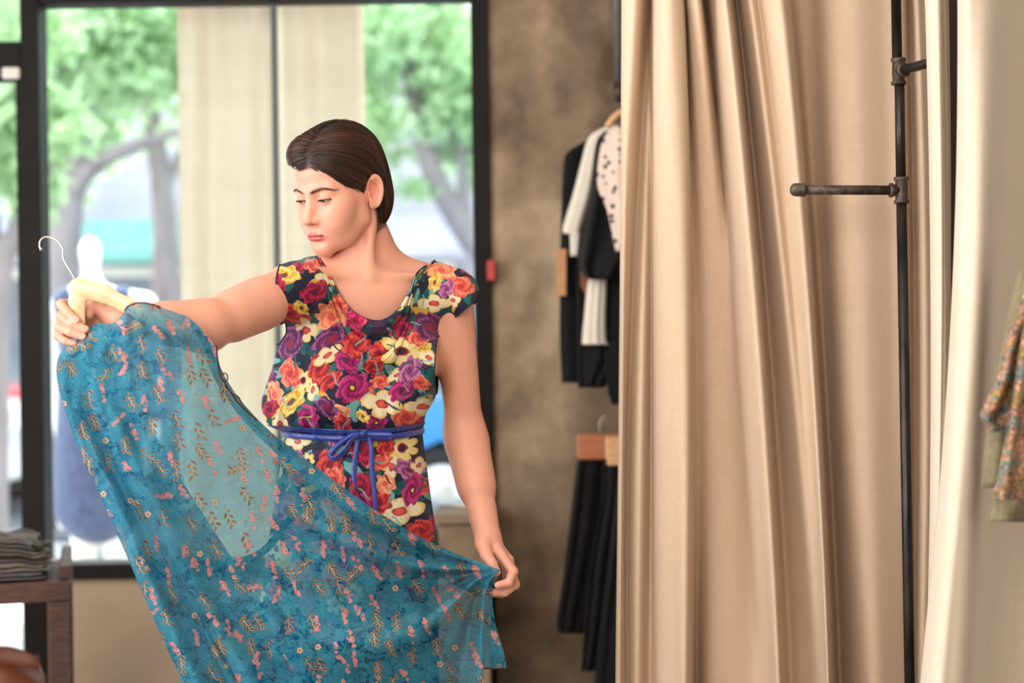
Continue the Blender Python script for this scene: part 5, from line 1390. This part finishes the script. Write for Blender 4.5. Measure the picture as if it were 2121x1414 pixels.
def sheet(nu, nv, fold=1.0, seed=0, dy=0.0):
    L, R, T_, B_ = edge(E_L, nv), edge(E_R, nv), edge(E_T, nu), edge(E_B, nu)
    u = np.linspace(0, 1, nu)[None, :, None]; v = np.linspace(0, 1, nv)[:, None, None]
    S = (1 - u) * L[:, None] + u * R[:, None] + (1 - v) * T_[None] + v * B_[None] \
        - ((1 - u) * (1 - v) * T_[0] + u * (1 - v) * T_[-1] + (1 - u) * v * B_[0] + u * v * B_[-1])
    u = u[..., 0]; v = v[..., 0]
    # folds fall from the hanger on the left and fan out from the hand on the right
    rho = np.sqrt((1 - u) ** 2 + (1 - v) ** 2); phi = np.arctan2(1 - v, 1 - u + 1e-6)
    ends = sm(0, .07, u) * sm(0, .05, v); r = np.random.default_rng(seed); ph = r.uniform(0, 6, 8)
    left = sm(.62, .05, u) * sm(.02, .35, v)
    w5 = 2 * np.pi * (u * 5.2 - .25 * v * (1 - u)) + ph[0]; f = .018 * left * np.sin(w5 + .6 * np.sin(w5)) + .006 * left * np.sin(2 * np.pi * u * 11 + 2 * v + ph[1])
    fan = sm(.0, .10, rho) * sm(1.05, .25, rho)
    f += .019 * fan * np.sin(phi * 11 + 1.2 + 1.5 * rho + .5 * np.sin(phi * 11)) + .006 * fan * np.sin(phi * 23 + ph[2] + 3 * rho)
    f += .014 * np.sin(2 * np.pi * (v * 1.6 + u * .7) + ph[3]) * ends * sm(0, .4, v)
    f += .0016 * np.sin(60 * u + 23 * v + ph[4]) * np.sin(37 * v - 11 * u + ph[5]) * ends
    pinch = sm(.10, .0, rho)
    S[..., 2] += -f * fold * ends * (1 - pinch) + dy - .020 * np.sin(np.pi * u) * np.sin(np.pi * v)
    return S
def sheet_world(S):
    p = (S[..., 0] - CX) * S[..., 2] / F_PX; q = -(S[..., 1] - CY) * S[..., 2] / F_PX
    return np.stack([p * _c + q * _s, S[..., 2], CAM_Z - p * _s + q * _c], -1)
def paint_teal(P, seed=2):
    """printed sprigs: pink berries, brown leaves and small pale flowers; last channel marks printed spots"""
    r = np.random.default_rng(seed); n = len(P); C = np.zeros((n, 4)); order = np.argsort(P[:, 0]); xs = P[order, 0]
    def near_(x, y, R):
        a, b = np.searchsorted(xs, [x - R, x + R]); i = order[a:b]; return i[np.abs(P[i, 1] - y) < R]
    def put(i, m, col):
        C[i, :3] = C[i, :3] * (1 - m[:, None]) + np.array(lin(*col)) * m[:, None]; C[i, 3] = np.maximum(C[i, 3], m)
    def disc(x, y, R, col, rim):
        i = near_(x, y, R + 3)
        if not len(i): return
        d = np.hypot(P[i, 0] - x, P[i, 1] - y); put(i, sm(R + 1.6, R + .4, d), rim); put(i, sm(R + .2, R - 1.0, d), col)
    def leaf(x, y, a, L, Wd, col, rim):
        i = near_(x, y, L + 3)
        if not len(i): return
        ca, sa = math.cos(a), math.sin(a); dx, dy = P[i, 0] - x, P[i, 1] - y; u = dx * ca + dy * sa; v = -dx * sa + dy * ca
        k = np.abs(v) / (Wd * np.clip(1 - (u / L) ** 2, .03, 1)) ; m = (np.abs(u) < L)
        put(i, sm(1.55, 1.25, k) * m, rim); put(i, sm(1.05, .7, k) * m, col)
    pts = []
    for gx in np.arange(100, 1060, 40):
        for gy in np.arange(630, 1680, 50):
            pts.append((gx + r.uniform(-17, 17) + (gy / 52 % 2) * 20, gy + r.uniform(-18, 18)))
    for x, y in pts:
        a = math.radians(r.uniform(50, 85)) if r.random() < .8 else r.uniform(0, 3.14); ca, sa = math.cos(a), math.sin(a)
        kind = r.random()
        if kind < .45:
            for k in range(int(r.integers(10, 16))):
                t = r.uniform(-17, 17); w = r.normal(0, 3.4) * (1 - abs(t) / 22)
                disc(x + ca * t - sa * w, y + sa * t + ca * w, r.uniform(1.9, 3.2), [(206, 96, 108), (220, 122, 128), (184, 78, 94)][r.integers(0, 3)], (232, 176, 172))
        elif kind < .92:
            nl = int(r.integers(5, 8))
            for k in range(nl):
                t = -16 + 32 * k / (nl - 1); sd = 1 if k % 2 else -1; b = a + sd * .8
                leaf(x + ca * t - sa * sd * 5, y + sa * t + ca * sd * 5, b, r.uniform(5, 9), r.uniform(1.8, 3.0), [(116, 84, 70), (138, 96, 70), (96, 78, 74)][r.integers(0, 3)], (222, 198, 160))
            leaf(x, y, a, 19, .8, (210, 184, 148), (210, 184, 148))
        else:
            for k in range(5):
                b = k * 1.257 + a; disc(x + 4 * math.cos(b), y + 4 * math.sin(b), 2.4, (232, 214, 190), (190, 150, 120))
            disc(x, y, 1.8, (176, 120, 80), (176, 120, 80))
    return C
def paint_tone(P, seed=5):
    """tone-on-tone blossoms, leaves and scrolls woven through the chiffon"""
    r = np.random.default_rng(seed); T0 = np.zeros(len(P)); order = np.argsort(P[:, 0]); xs = P[order, 0]
    def near_(x, y, R):
        a, b = np.searchsorted(xs, [x - R, x + R]); i = order[a:b]; return i[np.abs(P[i, 1] - y) < R]
    for _ in range(2600):
        x, y = r.uniform(90, 1060), r.uniform(610, 1680); R = r.uniform(6, 19); a = r.uniform(0, 6.28); i = near_(x, y, R * 1.4)
        if not len(i): continue
        dx, dy = P[i, 0] - x, P[i, 1] - y; k = r.random()
        if k < .5:
            th = np.arctan2(dy, dx) + a; rho = np.hypot(dx, dy); n_ = int(r.integers(4, 7)); ed = R * (.66 + .34 * np.abs(np.cos(n_ / 2 * th)) ** .6)
            m = np.maximum(np.exp(-((rho - ed) / .9) ** 2), (rho < ed) * (.35 + .3 * np.abs(np.cos(n_ / 2 * th)) ** 4)); m = np.maximum(m, np.exp(-((rho - ed * .35) / .9) ** 2) * .8)
        else:
            u = dx * math.cos(a) + dy * math.sin(a); v = -dx * math.sin(a) + dy * math.cos(a) + 3 * np.sin(u / R * 1.6)
            w = R * .34 * np.clip(1 - (u / R) ** 2, 0, 1); ins = (np.abs(u) < R)
            m = ins * np.maximum(np.exp(-((np.abs(v) - w) / .8) ** 2), np.maximum(.45 * (np.abs(v) < w), np.exp(-(v / .7) ** 2) * .9 * (np.abs(v) < w + 1)))
        T0[i] = np.maximum(T0[i] * (.55 + .45 * (m < .1)), m * r.uniform(.5, 1.0))
    return T0
def teal_mat():
    m = MT('sheer_teal_chiffon'); st = m.attr('st', 'Vector')
    w1 = m.noise(st, 26, 1, .5, 0, 'Color'); wv = m.n('ShaderNodeVectorMath', operation='MULTIPLY_ADD'); m.put(wv.inputs[0], w1); m.put(wv.inputs[1], (.05, .05, .0)); m.put(wv.inputs[2], m.mapping(st, (1, 1, 0)))
    dv = wv.outputs[0]
    n1 = m.noise(dv, 34, 2.5, .55, 1.2); n2 = m.noise(dv, 15, 2, .5, .8); vor = m.voronoi(dv, 70, 'DISTANCE_TO_EDGE'); vor2 = m.voronoi(dv, 92, 'F1')
    deep = m.ramp(n2, [(.34, lin(0, 62, 104)), (.5, lin(0, 92, 138)), (.66, lin(4, 116, 160))])
    area = m.ramp(n1, [(.50, 0.0), (.54, 1.0)])
    petal = m.math('MULTIPLY', m.ramp(vor2, [(.30, 1.0), (.42, 0.0)]), m.ramp(n2, [(.46, 0.0), (.52, 1.0)]))
    line = m.math('MAXIMUM', m.ramp(m.math('PINGPONG', m.math('MULTIPLY', m.noise(dv, 62, 2, .5, 1.6), 7.0), .5), [(.05, 1.0), (.15, 0.0)]), m.math('MULTIPLY', m.ramp(vor, [(.03, 1.0), (.08, 0.0)]), .8))
    c = m.mix(m.math('MULTIPLY', area, .35), deep, lin(46, 152, 184))
    c = m.mix(m.math('MULTIPLY', petal, .45), c, lin(96, 178, 190))
    c = m.mix(m.math('MULTIPLY', line, .55), c, lin(100, 186, 206))
    sp = m.n('ShaderNodeSeparateXYZ'); m.put(sp.inputs[0], st); tone = sp.outputs[2]
    c = m.mix(m.math('MULTIPLY', tone, .66), c, lin(98, 188, 210))
    a = m.n('ShaderNodeAttribute', attribute_name='col')
    c = m.mix(a.outputs['Alpha'], c, a.outputs['Color'])
    b = m.bsdf(c, .8, 0, None, Specular_IOR_Level=.12)
    t = m.n('ShaderNodeBsdfTranslucent'); m.put(t.inputs[0], c)
    b = m.mixsh(.22, b, t.outputs[0])
    tr_ = m.n('ShaderNodeBsdfTransparent'); m.put(tr_.inputs[0], (.66, .86, .90))
    op = m.math('MINIMUM', 1.0, m.math('ADD', m.math('ADD', .60, m.math('MULTIPLY', m.math('MAXIMUM', m.math('MULTIPLY', area, .4), tone), .22)), m.math('MULTIPLY', a.outputs['Alpha'], .25)))
    return m.done(m.mixsh(op, tr_.outputs[0], b))
M_TEALD = teal_mat()
td = empty('teal_dress', tuple(W(300, 640, 3.06)), 'sheer teal dress with pink and brown sprig print, held up on the hanger', 'dress')
def panel(name, S, shift=0.0, seed=2, part=td):
    nv, nu, _ = S.shape; P = S[..., :2].reshape(-1, 2)
    return mesh_obj(name, sheet_world(S).reshape(-1, 3), grid_faces(nu, nv), M_TEALD, part, True, paint_teal(P + shift, seed), np.column_stack([(P + shift) / 1000.0, paint_tone(P + shift, seed + 3)]))
panel('front_panel', sheet(600, 640, 1.5, 3))
Sb = sheet(200, 220, 1.3, 8, .045)
panel('back_panel', Sb[:, :84], 37.0, 6)
# folded band along the neck-to-hem edge
Sr = sheet(600, 400, 1.5, 3)[:, 555:][:, :, :].copy(); Sr[..., 2] += .010 + .006 * np.sin(np.linspace(0, np.pi, Sr.shape[1]))[None]
panel('folded_edge', Sr, 11.0, 7)
# corner of hem hanging below her hand
fl_rows = [(1188, [(1012, .0), (1020, -.006), (1030, .0), (1036, .004)]), (1222, [(1000, .006), (1008, -.004), (1014, .004), (1020, .0)]), (1290, [(990, .01), (1004, -.004), (1014, .008), (1026, .0)]), (1360, [(985, .01), (1003, -.004), (1024, .012), (1046, .0)]), (1384, [(985, .012), (1003, .0), (1026, .012), (1049, -.002)])]
S = drape(fl_rows, 3.470, 16, 30); nv, nu, _ = S.shape; Pp = plan(S.reshape(-1, 3))
mesh_obj('hem_corner', S.reshape(-1, 3), grid_faces(nu, nv), M_TEALD, td, True, paint_teal(Pp, 9), np.column_stack([Pp / 1000.0, paint_tone(Pp, 4)]))
M_MAROON = simple('maroon_piping', lin(72, 26, 28), rough=.6)
MB().tube(S[-1], .0016, 7).build('hem_piping', M_MAROON, td, True)
tl = sheet(600, 8, 1.5, 3)[0, 300:470]; MB().tube(sheet_world(tl), .0015, 7).build('neck_piping', M_MAROON, td, True)
MB().tube(spline([W(x, y, z) for x, y, z in ((448, 716, 3.095), (451, 745, 3.108), (456, 775, 3.125), (470, 800, 3.14), (492, 832, 3.16), (512, 852, 3.175), (532, 870, 3.19))], 40), .0014, 7).build('drawstring', M_MAROON, td, True)
MB().tube(spline([W(x, y, z) for x, y, z in ((457, 772, 3.122), (468, 774, 3.122), (472, 784, 3.125), (466, 795, 3.13), (478, 812, 3.142), (494, 822, 3.152), (500, 836, 3.16))], 40), .0012, 7).build('drawstring', M_MAROON, td, True)
MB().tube(spline([W(x, y, z) for x, y, z in ((668, 1012, 3.31), (600, 1075, 3.29), (540, 1145, 3.28), (440, 1178, 3.26), (330, 1186, 3.26))], 40), .0075, 10, flat=((0, 0, 1), .35)).build('inner_sash', simple('dark_teal_sash', lin(10, 70, 84), lin(16, 84, 98), 40, rough=.6), td, True)
# hanger
hg = empty('coat_hanger', tuple(W(163, 590, 3.085)), 'pale curved wooden hanger with a steel hook, gripped in her raised hand', 'hanger')
SQ = 2.4
def hang(p):
    q = p.copy(); q[:, 1] = (q[:, 1] - 3.086) * SQ
    w = lambda x, y: np.r_[W(x, y, 3.086)[0], 0.0, W(x, y, 3.086)[2]]
    d = cap(q, w(168, 598), w(212, 606), .0185, .0165); d = smin(d, cap(q, w(212, 606), w(262, 632), .0165, .0135), .008)
    d = smin(d, cap(q, w(262, 632), w(322, 662), .0135, .012), .008); d = smin(d, cap(q, w(322, 662), w(392, 692), .012, .0095), .008)
    d = smin(d, cap(q, w(163, 596), w(160, 626), .0175, .0150), .008); d = smin(d, cap(q, w(160, 626), w(170, 668), .0150, .0060), .006)
    return d / 1.3
V, Fq = surface_net(hang, W(120, 720, 3.086) - (0, .03, 0), W(410, 560, 3.086) + (0, .03, 0), .0022, 6, 2.2)
m = MT('pale_birch'); co = m.coord(); gr = m.noise(m.mapping(co, (4, 4, 40), (0, .45, 0)), 12, 4, .5, .3)
M_BIRCH = m.done(m.bsdf(m.ramp(gr, [(.3, lin(226, 182, 136)), (.7, lin(244, 212, 172))]), .35, 0, None, Coat_Weight=.3, Coat_Roughness=.2))
mesh_obj('wooden_arms', V, Fq, M_BIRCH, hg)
hk = spline([W(x, y, 3.084) for x, y in ((156, 580), (148, 565), (138, 549), (131, 534), (130, 516), (121, 502), (107, 493), (93, 491), (84, 498), (82, 510), (85, 516))], 60)
MB().tube(hk, .0017, 10).lathe([(0, -.003), (.0026, -.002), (.0026, .002), (0, .003)], hk[-1], (0, 0, 1), 12).build('hook', M_STEEL, hg, True)
# ---------------------------------------------------------------- table with folded clothes
def wood_mat():
    m = MT('dark_red_wood'); co = m.coord()
    g = m.noise(m.mapping(co, (3, 3, 30)), 8, 5, .6, .4)
    col = m.ramp(m.math('ADD', m.math('MULTIPLY', g, .7), m.math('MULTIPLY', m.noise(co, 6, 3), .3)), [(.35, lin(40, 22, 18)), (.5, lin(68, 40, 32)), (.65, lin(94, 58, 46))])
    return m.done(m.bsdf(col, .6, 0, m.bump(g, .3, .004)))
M_DW = wood_mat()
YT = 4.3
T_OLD = set(bpy.data.objects)
tb = empty('display_table', tuple(np.r_[W(60, 1200, YT)[:2], 0]), 'dark reddish wooden display table carrying folded clothes', 'table')
zt = W(60, 1204, YT)[2]; zb = W(60, 1246, YT)[2]; xr = W(147, 1250, YT)[0]; xl = xr - 1.0
MB().box((xl, YT, zb), (xr, YT + .5, zt), bevel=.004).build('tabletop', M_DW, tb)
MB().box((xr - .028, YT + .03, zt), (xr, YT + .5, zt + .035), bevel=.003).build('raised_edge', M_DW, tb)
lw = W(147, 1300, YT)[0] - W(103, 1300, YT)[0]
for lx in (xr - lw, xl):
    for ly in (YT, YT + .5 - lw): MB().box((lx, ly, 0), (lx + lw, ly + lw, zb), bevel=.004).build('leg', M_DW, tb)
MB().box((xl + .02, YT + .03, .12), (xr - .02, YT + .47, .15), bevel=.004).build('lower_shelf', M_DW, tb)
# stack of folded garments, each its own
cols = [((52, 48, 48), (72, 66, 64)), ((104, 86, 66), (134, 114, 90)), ((76, 60, 46), (106, 88, 68)), ((62, 48, 36), (92, 76, 58)), ((44, 33, 27), (70, 56, 45))]
names = ['dark grey folded garment at the bottom of the stack on the table', 'taupe folded garment with a rolled pale edge, second from the bottom', 'brown folded garment in the middle of the stack on the table', 'olive brown folded garment, second from the top of the stack', 'dark crumpled folded garment topping the stack on the table']
z = zt + .002; r = np.random.default_rng(11); th = .0196; lev = 0
ph = r.uniform(0, 6, 12)
def level(k, X, Yy):
    """crumpled height field between the layers, rising smoothly through the stack"""
    w = np.sin(22 * X + 14 * Yy + ph[0]) + np.sin(41 * X - 23 * Yy + ph[1]) + .7 * np.sin(67 * Yy + 19 * X + ph[2]) + .5 * np.sin(95 * X + ph[3])
    w2 = np.sin(30 * X - 40 * Yy + ph[4] + k) + .8 * np.sin(60 * X + 22 * Yy + ph[5] + 2 * k)
    return zt + .002 + k * th / 2 + (k / 10) * .0060 * w + (.0016 * w2 if 0 < k < 10 else 0)
for i, (ca_, cb_) in enumerate(cols):
    M_ = cloth('folded_cloth', lin(*ca_), lin(*cb_), translucent=0, bump=.4)
    right = W((126, 136, 134, 130, 118)[i], 1180, YT + .1)[0] - .018
    t = empty('folded_garment', (right - .25, YT + .2, zt + i * th), names[i], 'clothing', 'folded clothes on the table')
    for k in range(2):
        nu, nv = 60, 40; u = np.linspace(-1, 1, nu)[None]; v = np.linspace(-1, 1, nv)[:, None]
        hx = .27 - .010 * k + .006 * math.sin(3 * i + 2 * k); hy = .155 - .006 * (i % 3)
        rag = .010 * np.sin(7 * v + ph[6] + i) * sm(.5, 1, u) + .006 * np.sin(19 * v + ph[7] + 2 * i + k) * sm(.7, 1, u)
        X = right - .27 + hx * u + rag; Yy = YT + .02 + .155 + hy * v + .004 * np.sin(8 * u + ph[8] + i)
        bow = np.clip((1 - u ** 8) * (1 - v ** 8), 0, 1) ** .5; L0, L1 = level(2 * i + k, X, Yy), level(2 * i + k + 1, X, Yy)
        mid = (L0 + L1) / 2; hh = np.maximum((L1 - L0) / 2 - .0004, .001) * (.12 + .88 * bow)
        top, bot = mid + hh, mid - hh
        V = np.concatenate([np.stack([X + 0 * v, Yy + 0 * u, top], -1).reshape(-1, 3), np.stack([X + 0 * v, Yy + 0 * u, bot], -1).reshape(-1, 3)])
        n = nu * nv; Fq = grid_faces(nu, nv); Fl = [tuple(f) for f in Fq] + [tuple(f[::-1] + n) for f in Fq]
        rim = [i_ for i_ in range(nu)] + [(j + 1) * nu - 1 for j in range(1, nv)] + [(nv - 1) * nu + i_ for i_ in range(nu - 2, -1, -1)] + [j * nu for j in range(nv - 2, 0, -1)]
        Fl += [(rim[q], rim[(q + 1) % len(rim)], rim[(q + 1) % len(rim)] + n, rim[q] + n) for q in range(len(rim))]
        mesh_obj('fold_layer', V, Fl, M_, t)
# brown leather bag on the lower shelf
bg = empty('leather_bag', tuple(np.r_[W(40, 1400, YT)[:2], .15][[0, 1, 2]] + np.array([0, .22, 0])), 'brown leather bag with a dark open mouth, below the tabletop', 'bag')
M_LEA = simple('brown_bag_leather', lin(104, 54, 34), lin(142, 80, 50), 9, rough=.5, bump=.2)
bc = W(38, 1395, YT + .2)
cx0, cy0 = bc[0], YT + .2
ztop = W(38, 1342, YT + .2)[2]
prof = [(.02, .152), (.085, .152), (.10, .19), (.105, .25), (.10, ztop - .06), (.085, ztop - .02)]
V = []; n = 40
for rr, zz in prof:
    for q in np.linspace(0, 2 * np.pi, n, endpoint=False):
        lift = (.03 * (np.cos(q) ** 2 * -1) + (.012 if np.sin(q) > 0 else -.012)) * sm(.3, 1.0, (zz - .15) / (ztop - .17))
        V.append((cx0 + rr * 1.25 * np.cos(q), cy0 + rr * .8 * np.sin(q), zz + lift + .012 * sm(.8, 1, (zz - .15) / (ztop - .17))))
Fl = [(i * n + j, i * n + (j + 1) % n, (i + 1) * n + (j + 1) % n, (i + 1) * n + j) for i in range(len(prof) - 1) for j in range(n)] + [tuple(range(n))[::-1]]
o = mesh_obj('pouch', V, Fl, M_LEA, bg); md = o.modifiers.new('thickness', 'SOLIDIFY'); md.thickness = .006
a = np.linspace(0, np.pi, 24)
MB().tube(np.stack([cx0 + .1 * np.cos(a), cy0 + .085 + 0 * a, ztop - .03 - .12 * np.sin(a) * .6], 1), .007, 8).build('strap', M_LEA, bg, True)

# the table stands turned, its right side in line with the view
piv = Vector((xr, YT, 0)); rz_ = Matrix.Rotation(math.radians(14.0), 4, 'Z')
for o in [o for o in bpy.data.objects if o not in T_OLD and o.parent is None]:
    o.location = piv + rz_ @ (o.location - piv); o.rotation_euler = (0, 0, math.radians(14.0))
